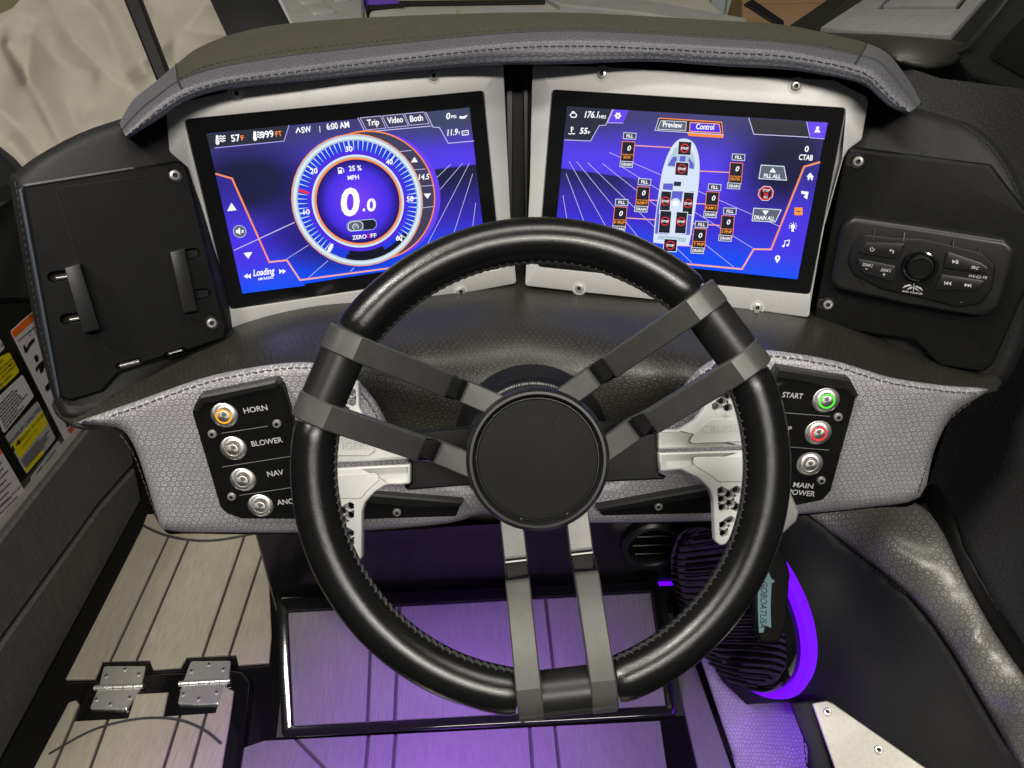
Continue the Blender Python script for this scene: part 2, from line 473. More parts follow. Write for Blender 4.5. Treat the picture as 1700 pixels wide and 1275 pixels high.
def surf(name, rows, mat, parent=None, n=6, back=0.0, uvflip=False, closed=False):
    """smooth skin through rows of (px, py, distance)"""
    RW = [catmull([P(*p) for p in r], n) for r in rows]
    cols = [catmull([RW[i][j] for i in range(len(RW))], n) for j in range(len(RW[0]))]
    nc, nr = len(cols), len(cols[0]); V = []; UV = []
    su = [0.0]
    mid = nr // 2
    for j in range(1, nc): su.append(su[-1] + (cols[j][mid] - cols[j - 1][mid]).length)
    for j in range(nc):
        sv = 0.0
        for i in range(nr):
            if i: sv += (cols[j][i] - cols[j][i - 1]).length
            V.append(cols[j][i]); UV.append((sv, su[j]) if uvflip else (su[j], sv))
    Fc = [(j * nr + i, j * nr + i + 1, (j + 1) * nr + i + 1, (j + 1) * nr + i) for j in range(nc - 1) for i in range(nr - 1)]
    if back:
        o = len(V); rim = [j * nr for j in range(nc)] + [(nc - 1) * nr + i for i in range(1, nr)] + [j * nr + nr - 1 for j in range(nc - 2, -1, -1)] + [i for i in range(nr - 2, 0, -1)]
        for i in rim: V.append(V[i] + (V[i] - CAM).normalized() * back); UV.append(UV[i])
        k = len(rim)
        for q in range(k): Fc.append((rim[q], rim[(q + 1) % k], o + (q + 1) % k, o + q))
    return mesh_obj(name, V, Fc, mat, parent, None, UV, True, 60)

def stitch(name, pts, mat, parent, length=.0042, gap=.0016, r=.00055, zig=.0):
    """row of thread stitches along a 3d line"""
    pts = [Vector(p) for p in pts]; mb = MB()
    L = [0.0]
    for i in range(1, len(pts)): L.append(L[-1] + (pts[i] - pts[i - 1]).length)
    def at(s):
        for i in range(1, len(pts)):
            if s <= L[i]: t = (s - L[i - 1]) / max(1e-9, L[i] - L[i - 1]); return pts[i - 1].lerp(pts[i], t)
        return pts[-1]
    s = 0; k = 0
    while s + length < L[-1]:
        a, b = at(s), at(s + length); m = (a + b) / 2; tc = (CAM - m).normalized()
        side = (b - a).cross(tc).normalized() * zig * (1 if k % 2 else -1)
        a2 = a - tc * r * .8; b2 = b - tc * r * .8
        tube_mb(mb, [a2 - side, m + tc * r * .7, b2 + side], r, 5)
        s += length + gap; k += 1
    o = mb.obj(name, mat, parent); o['kind'] = 'stuff'; return o
def seam(name, pts, mat, parent, r=.0007):
    mb = MB(); tube_mb(mb, pts, r, 5); return mb.obj(name, mat, parent)
def pline(depthf, pts, lift=.0008, n=6):
    Q = catmull([Vector((p[0], p[1])) for p in pts], n)
    return [P(q[0], q[1], depthf(q[0], q[1]) - lift) for q in Q]

# ---- lettering
_tc = {}
def glyphs(s, bold=0.0):
    k = (s, bold)
    if k in _tc: return _tc[k]
    cu = bpy.data.curves.new('t', 'FONT'); cu.body = s; cu.size = 1; cu.offset = bold; cu.resolution_u = 3
    o = bpy.data.objects.new('t', cu); COL.objects.link(o)
    me = o.to_mesh(); V = [(v.co.x, v.co.y) for v in me.vertices]; Fc = [tuple(p.vertices) for p in me.polygons]
    o.to_mesh_clear(); bpy.data.objects.remove(o); bpy.data.curves.remove(cu)
    _tc[k] = (V, Fc); return V, Fc
def text_uv(mb, fr, s, a, b, cap, mi=0, shear=0.0, bold=.012, h=.0003):
    """string from uv a to uv b (baseline), capital height in metres"""
    V, Fc = glyphs(s, bold)
    if not V: return
    x0 = min(v[0] for v in V); x1 = max(v[0] for v in V)
    hv = [v[1] for v in glyphs('H', bold)[0]]; hh = max(hv)
    ax = (b - a); w = ax.length; ax = ax.normalized(); ay = Vector((-ax.y, ax.x))
    out = []
    for (x, y) in V:
        yy = y / hh * cap; xx = (x - x0) / (x1 - x0) * w + shear * yy
        q = a + ax * xx + ay * yy; out.append(fr.W(q.x, q.y, h))
    mb.add(out, [f if True else f for f in Fc], mi)
def T(mb, fr, s, p0, p1, cap, mi=0, shear=0.0, bold=.012, h=.0003):
    text_uv(mb, fr, s, fr.uv(p0), fr.uv(p1), cap * fr.mpp(p0), mi, shear, bold, h)
def line_uv(mb, fr, pts, w, mi=0, h=.0003, closed=False):
    pts = [Vector(p) for p in pts]; n = len(pts); Lr = []
    for i in range(n):
        a = pts[i - 1] if (i or closed) else pts[i]; c = pts[(i + 1) % n] if (i < n - 1 or closed) else pts[i]
        b = pts[i]; d1 = (b - a).normalized() if (b - a).length > 0 else (c - b).normalized(); d2 = (c - b).normalized() if (c - b).length > 0 else d1
        n1 = Vector((-d1.y, d1.x)); n2 = Vector((-d2.y, d2.x)); m = (n1 + n2).normalized(); k = w / 2 / max(.4, m.dot(n1))
        Lr.append((b + m * k, b - m * k))
    V = []; Fc = []
    for l, r in Lr: V += [fr.W(l.x, l.y, h), fr.W(r.x, r.y, h)]
    for i in range(n if closed else n - 1):
        j = (i + 1) % n; Fc.append((2 * i, 2 * i + 1, 2 * j + 1, 2 * j))
    mb.add(V, Fc, mi)
def poly_uv(mb, fr, pts, mi=0, h=.0003):
    pts = ccw([Vector(p) for p in pts])
    tr = tessellate_polygon([[Vector((p[0], p[1], 0)) for p in pts]])
    Fc = []
    for a, b, c in tr:
        ar = (pts[b].x - pts[a].x) * (pts[c].y - pts[a].y) - (pts[c].x - pts[a].x) * (pts[b].y - pts[a].y)
        Fc.append((a, b, c) if ar > 0 else (a, c, b))
    mb.add([fr.W(p.x, p.y, h) for p in pts], Fc, mi, [(p.x, p.y) for p in pts])
def circ(c, r, n=40, a0=0, a1=2 * math.pi, full=True):
    return [Vector((c[0] + r * math.cos(a0 + (a1 - a0) * i / (n if full else n - 1)), c[1] + r * math.sin(a0 + (a1 - a0) * i / (n if full else n - 1)))) for i in range(n)]
def ring_uv(mb, fr, c, r0, r1, mi=0, h=.0003, a0=0, a1=2 * math.pi, n=64):
    V = []; Fc = []
    for i in range(n + 1):
        a = a0 + (a1 - a0) * i / n; ca, sa = math.cos(a), math.sin(a)
        V += [fr.W(c[0] + r0 * ca, c[1] + r0 * sa, h), fr.W(c[0] + r1 * ca, c[1] + r1 * sa, h)]
    for i in range(n): Fc.append((2 * i, 2 * i + 1, 2 * i + 3, 2 * i + 2))
    mb.add(V, Fc, mi)

# shared screw meshes (local z towards the viewer)
def screw_mesh(r, name, hexs=False):
    mb = MB(); I = Matrix.Identity(4)
    lathe_mb(mb, I, [(r * 1.0, -.002), (r, .0006), (r * .86, .0016), (r * .5, .002), (r * .44, .002), (r * .40, .0008)], 20, 0, False)
    q = 4 if not hexs else 6
    lathe_mb(mb, I, [(r * .44, .0019), (r * .36, .0004), (.0001, .0003)], q if q > 4 else 8, 1, False)
    me = mb.obj(name, [M_steel, M_screwdark]); d = me.data; bpy.data.objects.remove(me); return d
SCREW = screw_mesh(.0052, 'screw'); SCREW_S = screw_mesh(.0042, 'screw', True); SCREW_XS = screw_mesh(.0042, 'screw')
def screw(fr, p, parent, h=0.0, me=None):
    me = me or SCREW
    return inst(me, 'screw', fr.mat(p, h, random.uniform(0, 1.5)), parent)

# ================================================================== SETTING: boat floor
FL = Fr((0, 0, 0), (1, 0, 0), (0, 1, 0))
def fl(p): a = onz(*p); return Vector((a.x, a.y))
gx = [(-2.4, -1.0), (2.0, -1.0), (2.0, 3.2), (-2.4, 3.2)]
floor = slab('floor', FL, gx, -.05, 0, M_gloss, None, 0); tag(floor, kind='structure')

def plank_set(fr, outline, cuts, h0, h1, mat, parent, name='plank', gap=.0022, cham=.0012, direction=None):
    """split an outline into planks along lines (each cut a pair of uv points)"""
    polys = [ccw([Vector(p) for p in outline])]
    for a, b in cuts:
        a, b = Vector(a), Vector(b); d = (b - a).normalized(); nn = Vector((-d.y, d.x)); nxt = []
        for pl in polys:
            for sgn in (1, -1):
                out = []; k = len(pl)
                for i in range(k):
                    p, q = pl[i], pl[(i + 1) % k]
                    dp = ((p - a).dot(nn) * sgn) - gap; dq = ((q - a).dot(nn) * sgn) - gap
                    if dp >= 0: out.append(p)
                    if (dp >= 0) != (dq >= 0): out.append(p + (q - p) * (dp / (dp - dq)))
                if len(out) > 2 and abs(area2(out)) > 2e-5: nxt.append(out)
        polys = nxt
    res = []
    for pl in polys:
        L = []
        for p in pl:
            if not L or (p - L[-1]).length > 1e-5: L.append(p)
        res.append(slab(name, fr, L, h0, h1, mat, parent, cham))
    return res

# mats glued to the floor, each plank on its own. left walkway mat
mat_a = [(246, 857), (111, 1131), (160, 1130), (166, 1118), (172, 1101), (250, 1099), (256, 1115), (302, 1111), (312, 1094), (393, 1090), (397, 1107), (448, 1103), (452, 1060), (443, 882), (440, 857)]
arcp = [(240, 875), (270, 889), (310, 898), (350, 900), (395, 893), (440, 884)]
floor_base = slab('groove_backing', FL, [fl(p) for p in mat_a], .0005, .0025, M_groove, floor, 0)
front = [(246, 857)] + [tuple(q) for q in catmull([Vector(p) for p in [(240, 873), (270, 886.5), (310, 895.5), (350, 897.5), (395, 891.5), (441, 881)]], 5)] + [(440, 857)]
slab('plank', FL, [fl(p) for p in front], .001, .0065, M_foam, floor, .0012)
rest = [(239, 878), (111, 1131), (160, 1130), (166, 1118), (172, 1101), (250, 1099), (256, 1115), (302, 1111), (312, 1094), (393, 1090), (397, 1107), (448, 1103), (452, 1060)] + [tuple(q) for q in catmull([Vector(p) for p in [(444, 886), (395, 897), (350, 903), (310, 901), (270, 892), (239, 878)]], 5)][:-1]
cutsA = [((186, 1099), (281.5, 893)), ((229, 1099), (315, 898)), ((338, 1093), (407, 893)), ((382, 1090), (443.5, 901))]
plank_set(FL, [fl(p) for p in rest], [(fl(a), fl(b)) for a, b in cutsA], .001, .0065, M_foam, floor)
# planks behind the footrest, under the driver
low = [(405, 1245), (440, 1233), (1095, 1200), (1108, 1290), (1130, 1420), (380, 1420)]
slab('groove_backing', FL, [fl(p) for p in low], .0005, .0025, M_groove, floor, 0)
cutsB = [((612, 1232), (606, 1300)), ((657, 1230), (652, 1300)), ((880, 1219), (886, 1300)), ((922, 1217), (931, 1300)), ((500, 1238), (536, 1275))]
plank_set(FL, [fl(p) for p in low], [(fl(a), fl(b)) for a, b in cutsB], .001, .0065, M_foam_lilac, floor)
strip = [(1104, 1012), (1122, 1124), (1170, 1330), (1232, 1330), (1212, 1275), (1158, 1120), (1112, 1012)]
slab('plank', FL, [fl(p) for p in strip], .0005, .0065, M_foam_lilac, floor, .0012)

# ---------------------------------------------------------------- hatch and hinges
hatch = thing('floor_hatch', 'black rimmed floor hatch lid with tan planks below the two steel hinges', 'hatch', onz(260, 1250))
lid = [(135, 1180), (160, 1141), (200, 1130), (385, 1118), (405, 1122), (420, 1140), (415, 1190), (395, 1330), (20, 1330)]
hl = slab('lid', FL, roundp([fl(p) for p in lid], .015, 3), .0005, .012, M_gloss, hatch, .005, csteps=4)
hm = [(120, 1177), (132, 1173), (138, 1180), (128, 1208), (218, 1203), (231, 1163), (284, 1160), (276, 1200), (362, 1194), (376, 1150), (392, 1158), (385, 1210), (365, 1330), (40, 1330)]
slab('groove_backing', FL, [fl(p) for p in hm], .011, .0135, M_groove, hatch, 0)
cutsC = [((131, 1200), (100, 1275)), ((185, 1205), (160, 1275)), ((303, 1200), (280, 1275)), ((347, 1195), (325, 1275))]
plank_set(FL, [fl(p) for p in hm], [(fl(a), fl(b)) for a, b in cutsC], .012, .0175, M_foam, hatch)
mbA = MB()
arc = catmull([Vector(p) for p in [(88, 1263), (150, 1228), (200, 1211), (255, 1203), (305, 1207), (345, 1224), (372, 1246)]], 5)
line_uv(mbA, FL, [fl(p) for p in arc], .0045, 0, .0178); mbA.obj('arc_groove', M_groove, hatch)

def hinge(c, label, pts_top, pts_bot, pin, screws, kn):
    h = thing('hinge', label, 'hinge', onz(*c), 'steel hinges of the floor hatch')
    FH = FL.shift(.0125)
    sl1 = slab('leaf', FH, roundp([FH.uv(p) for p in pts_top], .004, 3), 0, .0045, M_steel2, h, .0012)
    sl2 = slab('leaf', FH, roundp([FH.uv(p) for p in pts_bot], .004, 3), 0, .0045, M_steel2, h, .0012)
    a, b = FH.wp(pin[0], .004), FH.wp(pin[1], .004)
    for k in range(kn):
        mb = MB(); tube_mb(mb, [a.lerp(b, (k + .04) / kn), a.lerp(b, (k + .96) / kn)], .0042, 14); mb.obj('knuckle', M_steel2, h)
    for s in screws: screw(FH, s, h, .0042, SCREW_XS)
hinge((205, 1140), 'polished steel hinge beside the dark side panel, farther from the footrest', [(174, 1108), (243, 1108), (236, 1142), (165, 1145)], [(163, 1147), (236, 1144), (212, 1180), (150, 1179)], [(158, 1145), (240, 1142)], [(209, 1114), (178, 1125), (232, 1122), (162, 1164), (185, 1172), (217, 1161)], 5)
hinge((345, 1135), 'polished steel hinge beside the footrest', [(318, 1100), (384, 1099), (381, 1131), (304, 1137)], [(303, 1139), (380, 1134), (364, 1171), (296, 1171)], [(298, 1138), (384, 1133)], [(319, 1117), (348, 1106), (372, 1114), (306, 1155), (331, 1163), (361, 1152)], 5)

# ---------------------------------------------------------------- left side panel and its stickers
wa, wb = onz(14, 1222), onz(218, 847)
WL = Fr(wa, wb - wa, (0, 0, 1))
side = thing('side_panel', 'charcoal brushed foam side panel with black upper board along the walkway', 'side panel', (wa + wb) / 2)
ubox = [WL.uv((-260, 1330)), WL.uv((330, 640)), ]
u0 = WL.uv((0, 1290))[0] - .5; u1 = u0 + 2.1
zt = WL.uv((60, 812))[1]
vt_ = WL.uv((10, 345))[1]
slab('backing', WL, [(u0, -.02), (u1, -.02), (u1, vt_), (u0, vt_)], -.06, -.012, M_gloss, side, 0)
def sp(p): return WL.uv(p)
pan1 = [sp((-150, 1110)), sp((-5, 895)), sp((140, 713)), sp((195, 645)), sp((218, 770)), sp((158, 838)), sp((0, 1054)), sp((-150, 1290))]
pan2 = [sp((-150, 1300)), sp((0, 1062)), sp((159, 844)), sp((218, 778)), sp((228, 830)), sp((213, 858)), sp((14, 1222)), sp((-60, 1360))]
slab('slat', WL, pan1, -.012, .006, M_foam_dark, side, .004)
slab('slat', WL, pan2, -.012, .008, M_foam_dark, side, .004)
sil = [sp((-150, 1098)), sp((-5, 882)), sp((138, 706)), sp((190, 643)), sp((194, 648)), sp((141, 714)), sp((-4, 896)), sp((-150, 1112))]
slab('sill', WL, sil, -.012, .002, M_sill, side, .002)

STK = {n: plain(n, c, .35) for n, c in (('sticker_white', lin(196, 190, 192)), ('sticker_yellow', lin(205, 190, 20)), ('sticker_orange', lin(225, 100, 30)), ('sticker_silver', lin(160, 160, 162)), ('sticker_ink', lin(18, 16, 18)), ('sticker_red', lin(190, 70, 45)))}
SW, SY, SO, SS, SK, SR = STK.values()
WS = WL.shift(-.0115)
def sticker(name, label, base, mat):
    p = [WS.uv(q) for q in base]
    c = sum((WS.W(a[0], a[1]) for a in p), Vector()) / len(p)
    t = thing('warning_label', label, 'sticker', c)
    slab('sheet', WS, roundp(p, .004, 3), 0, .0006, mat, t, 0); return t
def band(t, name, pts, mat, h0=.0006, h1=.0009): return slab(name, WS, [WS.uv(q) for q in pts], h0, h1, mat, t, 0)
def lerp2(a, b, t): return (a[0] + (b[0] - a[0]) * t, a[1] + (b[1] - a[1]) * t)
def txtrows(t, q, rows, mat, fill=.9, h=.0012, seed=1):
    """unreadable small print: rows of short strokes inside the quad (tl, tr, br, bl)"""
    rnd = random.Random(seed); mb = MB()
    for r in range(rows):
        v = (r + .5) / rows; a = lerp2(q[0], q[3], v); b = lerp2(q[1], q[2], v)
        e = rnd.uniform(.55, 1) * fill; x = .0
        while x < e:
            w = rnd.uniform(.03, .10); line_uv(mb, WS, [WS.uv(lerp2(a, b, x)), WS.uv(lerp2(a, b, min(e, x + w)))], .0022, 0, h); x += w + .018
    mb.obj('small_print', mat, t)
# capacity plate
t = sticker('c', 'yellow and silver maximum capacities plate reading 14 persons', [(9, 724), (62, 666), (92, 728), (44, 787)], SS)
band(t, 'yellow_field', [(17, 741), (69, 682), (79, 703), (33, 761)], SY)
band(t, 'yellow_band', [(40, 778), (70, 747), (73, 752), (44, 785)], SY)
def letter(t, s_, a, b, cap, bold=.0):
    mb = MB(); T(mb, WS, s_, a, b, cap * .68, 0, 0, bold, .0013); mb.obj('lettering', SK, t)
letter(t, 'MAXIMUM CAPACITIES', (16, 739), (66, 680), 8.5)
letter(t, '14', (21, 749), (34, 735), 11, .02)
letter(t, 'PERSONS OR 2100 LBS.', (34, 734), (72, 689), 6.5)
letter(t, '1400 LBS. PERSONS, GEAR', (35, 745), (60, 713), 3)
txtrows(t, [(34, 764), (80, 706), (88, 724), (43, 778)], 5, SK, .95, seed=3)
# maker plate
t = sticker('c', 'narrow silver maker plate below the maximum capacities plate', [(50, 793), (97, 731), (101, 738), (55, 803)], SS)
txtrows(t, [(72, 770), (96, 738), (99, 742), (76, 775)], 2, SK, seed=5)
band(t, 'emblem', [(59, 787), (69, 773), (72, 779), (62, 793)], SK)
# upper white label with small print
t = sticker('c', 'white label of small print with rounded corners above the capacities plate', [(-12, 668), (37, 622), (56, 658), (6, 720)], SW)
txtrows(t, [(-8, 676), (36, 628), (52, 660), (8, 714)], 8, SK, .95, seed=8)
# yellow danger label
t = sticker('c', 'yellow warning label about injury or death from occupants, bold black text', [(-30, 608), (15, 585), (32, 617), (-14, 662)], SY)
mb = MB()
for s, a, b in (('WARNING!', (-24, 622), (4, 599)), ('INJURY OR DEATH', (-20, 630), (20, 597)), ('THE ROTATION MAY', (-20, 640), (22, 602)), ('TION OF OCCUPANT', (-18, 648), (25, 607)), ('WHEN SPEED', (-10, 650), (19, 623)), ('MPH.', (-8, 658), (7, 642))):
    letter(t, s, a, b, 4.5, .01)
# white corner label
t = sticker('c', 'white label corner above the yellow warning label', [(-30, 575), (-1, 562), (8, 577), (-20, 605)], SW)
mb = MB(); T(mb, WS, 'S', (1, 577), (5, 573), 4, 0, 0, .01, .0013); mb.obj('lettering', SK, t)
# lower white label
t = sticker('c', 'white safety label with orange header beside the sill', [(-60, 810), (-2, 742), (47, 826), (-6, 900), (-60, 960)], SW)
band(t, 'header', [(-60, 808), (-2, 742), (3, 752), (-60, 822)], SO)
mb = MB()
letter(t, 'LEAR OF ALL TOW LINES', (-2, 843), (33, 809), 4, .01)
letter(t, 'LIFE JACKETS', (-1, 885), (20, 857), 4, .01)
txtrows(t, [(-6, 770), (4, 757), (36, 814), (-4, 850)], 7, SK, .9, seed=4)
txtrows(t, [(-4, 850), (34, 814), (43, 829), (-5, 884)], 3, SK, .9, seed=6)
# orange-headed pictogram label
t = sticker('c', 'tall white pictogram label with orange header and swimmer drawings', [(17, 550), (64, 508), (150, 690), (108, 733)], SW)
band(t, 'header', [(17.5, 551), (64, 509), (69, 520), (23, 561)], SO)
mb = MB()
line_uv(mb, WS, [WS.uv((28, 567)), WS.uv((62, 538))], .0012, 0, .0013)
line_uv(mb, WS, [WS.uv((53, 543)), WS.uv((72, 580))], .0012, 0, .0013)
for poly in ([(40, 584), (46, 570), (55, 560), (56, 566), (48, 576), (43, 586)], [(37, 575), (40, 572), (43, 580), (40, 586)],
             [(55, 593), (60, 588), (63, 594), (62, 600), (58, 601)], [(57, 612), (64, 603), (72, 596), (74, 605), (70, 617), (66, 620), (63, 610), (60, 618)],
             [(73, 643), (80, 634), (82, 646), (76, 650)], [(107, 702), (114, 694), (118, 704), (110, 710)], [(52, 526), (56, 519), (58, 527)]):
    mb2 = MB(); poly_uv(mb2, WS, [WS.uv(q) for q in poly], 0, .0013); mb2.obj('pictogram', SK, t)
mb2 = MB(); ring_uv(mb2, WS, WS.uv((48, 553)), .0035, .0043, 0, .0013, n=16); mb2.obj('pictogram', SK, t)
mb.obj('ruling', SK, t)
mb = MB(); poly_uv(mb, WS, [WS.uv(q) for q in [(110, 714), (122, 702), (126, 708), (116, 720)]], 0, .0014); mb.obj('red_mark', SR, t)
mb = MB(); poly_uv(mb, WS, [WS.uv(q) for q in [(91, 672), (95, 668), (97, 676), (94, 682)]], 0, .0014); mb.obj('red_mark', SR, t)

# ---------------------------------------------------------------- footrest wedge and kick wall
fa, fb = onz(470, 1226), onz(1122, 1191)
wx = (fb - fa).normalized(); fdir = Vector((0, 0, 1)).cross(wx).normalized()
sl = math.radians(26)
FW = Fr(fa, wx, fdir * math.cos(sl) + Vector((0, 0, 1)) * math.sin(sl))
foot = thing('footrest', 'sloped black gloss footrest with grey foam planks lit violet', 'footrest', (fa + fb) / 2)
rimo = [FW.uv(p) for p in [(470, 1226), (1122, 1191), (1092, 966), (460, 994)]]
hmax = rimo[2][1]
rimi = [FW.uv(p) for p in [(487, 1208), (1106, 1174), (1080, 984), (478, 1017)]]
W_ = max(r[0] for r in rimo)
# wedge body below the sloped face
ends = []
mb = MB()
q0 = [FW.W(-.01, 0, -.004), FW.W(W_ + .01, 0, -.004), FW.W(W_ + .01, hmax, -.004), FW.W(-.01, hmax, -.004)]
V = q0 + [Vector((v.x, v.y, .0005)) for v in (q0[2], q0[3])]
V[0].z = V[1].z = .0005
mb.add(V, [(0, 1, 2, 3), (3, 2, 4, 5), (0, 3, 5), (1, 4, 2), (0, 5, 4, 1)]); mb.obj('body', M_dark, foot, smooth=False)
slab('rim', FW, roundp(rimo, .01, 3), -.004, .012, M_gloss, foot, .004, [roundp(rimi, .006, 3)], 3)
slab('groove_backing', FW, rimi, -.002, .001, M_groove, foot, 0)
inset = offset(ccw(rimi), .0015)
cutsF = [((611, 1203.5), (615.8, 1081)), ((656, 1200), (661, 1081)), ((876, 1100), (868, 1000)), ((917.5, 1102), (905.7, 1000))]
plank_set(FW, inset, [(FW.uv(a), FW.uv(b)) for a, b in cutsF], .0005, .006, M_foam_lilac, foot)
# kick wall rising behind the footrest
kt = FW.W(0, hmax, 0); FK = Fr(kt - wx * .02, wx, Vector((0, 0, 1)))
kick = slab('kick_wall', FK, [(-.02, -.6), (W_ + .32, -.6), (W_ + .32, .55), (-.02, .55)], -.03, -.002, M_kick, None, .004); tag(kick, 'gloss black kick wall under the dash behind the footrest', 'wall panel')
# round heater vent on the kick wall
vc = FK.uv((1082, 903))
vent = thing('air_vent', 'round black air vent with louvre on the kick wall', 'vent', FK.W(vc[0], vc[1]))
vm = FK.mat((1082, 903), 0)
lathe('ring', vm, [(.050, -.003), (.050, .006), (.046, .010), (.040, .010), (.036, .006), (.035, -.002), (.001, -.002)], M_plate2, vent, 36, capend=False)
for k in (-1, 0, 1):
    y = k * .019
    w = math.sqrt(.034 ** 2 - y * y) * .96
    mb = MB(); c = FK.uv((1082, 903))
    F2 = Fr(FK.W(c[0], c[1] + y, .003), FK.x, FK.y + FK.n * .9)
    slab_mb(mb, F2, [(-w, -.008), (w, -.008), (w, .008), (-w, .008)], -.001, .001, .0004); mb.obj('louvre', M_plate2, vent)
mb = MB(); cc = FK.uv((1105, 968)); slab_mb(mb, FK, [(cc[0] - .012, cc[1] - .003), (cc[0] + .012, cc[1] - .003), (cc[0] + .012, cc[1] + .003), (cc[0] - .012, cc[1] + .003)], -.001, .004, .001)
cl = mb.obj('courtesy_light', M_led); tag(cl, 'small violet courtesy light low on the kick wall', 'light')

# ================================================================== HELM CONSOLE
console = thing('helm_console', 'padded black and silver grey helm dash of a wake boat', 'dashboard', onz(850, 900))
FDL = fr3((306.5, 198.6, .72), (802.4, 151, .786), (382.5, 514, .79))
FDR = fr3((917, 149.5, .795), (1403.8, 180, .747), (893, 443, .851))

# ---- padded brow above the screens
silh = [(198, 205), (220, 167), (253, 140), (292, 107), (328, 80), (389, 56), (478, 39), (629, 28), (825, 21), (954, 21), (1076, 27), (1200, 34), (1300, 41), (1394, 60), (1440, 72), (1477, 92), (1513, 140), (1529, 170)]
seamA = [(203, 216), (232, 184), (264, 158), (296, 135), (335, 119), (385, 107), (480, 92), (629, 75), (825, 56), (954, 51), (1076, 56), (1200, 64), (1300, 71), (1385, 83), (1428, 92), (1462, 105), (1500, 150), (1522, 178)]
ridge = [(206, 222), (238, 192), (270, 166), (302, 147), (340, 134), (390, 124), (482, 111), (629, 92), (825, 71), (954, 65), (1076, 69), (1200, 76), (1300, 83), (1380, 97), (1420, 106), (1454, 119), (1493, 160), (1517, 182)]
stl = [(209, 226), (242, 200), (274, 175), (306, 156), (344, 142), (393, 132), (484, 120), (629, 102), (825, 81), (954, 76), (1076, 80), (1200, 87), (1300, 93), (1374, 105), (1412, 114), (1445, 127), (1484, 166), (1511, 185)]
bot = [(214, 229), (248, 208), (282, 186), (313, 167), (350, 154), (395, 146), (488, 137), (629, 123), (790, 109), (948, 106), (1076, 102), (1200, 110), (1300, 115), (1365, 124), (1400, 131), (1437, 143), (1475, 176), (1502, 188)]
n_ = len(silh)
tt = [i / (n_ - 1) for i in range(n_)]
def dfront(x): return np.interp(x, [200, 300, 400, 630, 870, 1080, 1300, 1450, 1525], [.655, .672, .690, .725, .745, .738, .715, .695, .685])
def sec(i):
    f = dfront(bot[i][0])
    e = min(1, min(i, n_ - 1 - i) / 5.0)      # arms at both ends are thin
    return [(*silh[i], f + .025 + .135 * e), (*seamA[i], f + .006 + .022 * e), (*ridge[i], f + .001), (*stl[i], f), (*bot[i], f + .012)]
SEC = [sec(i) for i in range(n_)]
def lerp3(a, b, t, bul=0.0): return tuple(a[k] + (b[k] - a[k]) * t for k in range(3))
top_rows = [[], [], [], [], [], []]
for i, s in enumerate(SEC):
    a, b = s[0], s[1]
    w = CAM.copy()
    top_rows[0].append((a[0], a[1] + 6, a[2] + .09 * min(1, min(i, n_ - 1 - i) / 5) + .01))
    top_rows[1].append(a)
    top_rows[2].append(lerp3(a, b, .30)); top_rows[3].append(lerp3(a, b, .62)); top_rows[4].append(lerp3(a, b, .9))
    top_rows[5].append((b[0], b[1], b[2] + .004))
def domed(rows):
    for k, q in ((2, .012), (3, .012), (4, .004)):
        rows[k] = [(x, y, d - q * min(1, min(i, n_ - 1 - i) / 5)) for i, (x, y, d) in enumerate(rows[k])]
    return rows
brow = surf('brow_pad', domed(top_rows), M_top_vinyl, console, 5)
tr_rows = [[(s[1][0], s[1][1], s[1][2] + .004) for s in SEC], [lerp3(s[1], s[2], .35) for s in SEC], [s[2] for s in SEC], [s[3] for s in SEC], [lerp3(s[3], s[4], .55) for s in SEC], [s[4] for s in SEC], [(s[4][0], s[4][1] - 3, s[4][2] + .05) for s in SEC]]
tr_rows[4] = [(x, y, d - .004) for x, y, d in tr_rows[4]]
nrow = 5 * 5
brow.data.materials.append(M_trim_vinyl)
for f_i, pg in enumerate(brow.data.polygons):
    cj = f_i // nrow
    if cj < 15 or cj >= 70: pg.material_index = 1
trim = surf('brow_trim', tr_rows, M_trim_vinyl, console, 5)
def lift(rows, l): return [P(x, y, d - l) for x, y, d in rows]
stitch('stitching', catmull(lift([s[3] for s in SEC], .0012), 5), M_thread, trim, .0050, .0020, .0005, .0002)
stitch('stitching', catmull(lift([lerp3(s[0], s[1], .84) for s in SEC[3:-3]], .0075), 5), M_thread, brow, .0050, .0020, .0005, .0002)
seam('seam', catmull(lift([(s[1][0], s[1][1], s[1][2] + .003) for s in SEC], .001), 5), M_thread, trim, .0012)
for i in (3, 14):
    s = SEC[i]; seam('cross_seam', catmull([P(s[0][0], s[0][1], s[0][2] - .004), P(*lerp3(s[0], s[1], .5)) + (CAM - P(*s[1])).normalized() * .008, P(*s[1]), P(s[2][0], s[2][1], s[2][2] - .001)], 4), M_thread, trim, .001)
# end caps of the brow arms
for s, q in ((SEC[0], -1), (SEC[-1], 1)):
    c = [P(*p) for p in s]; mb = MB(); m = sum(c, Vector()) / len(c)
    back = P(s[2][0], s[2][1], s[2][2] + .05)
    mb.add(c + [back], [(i, i + 1, len(c)) for i in range(len(c) - 1)] + [(0, len(c), len(c) - 1)]); mb.obj('brow_end', M_trim_vinyl, console)

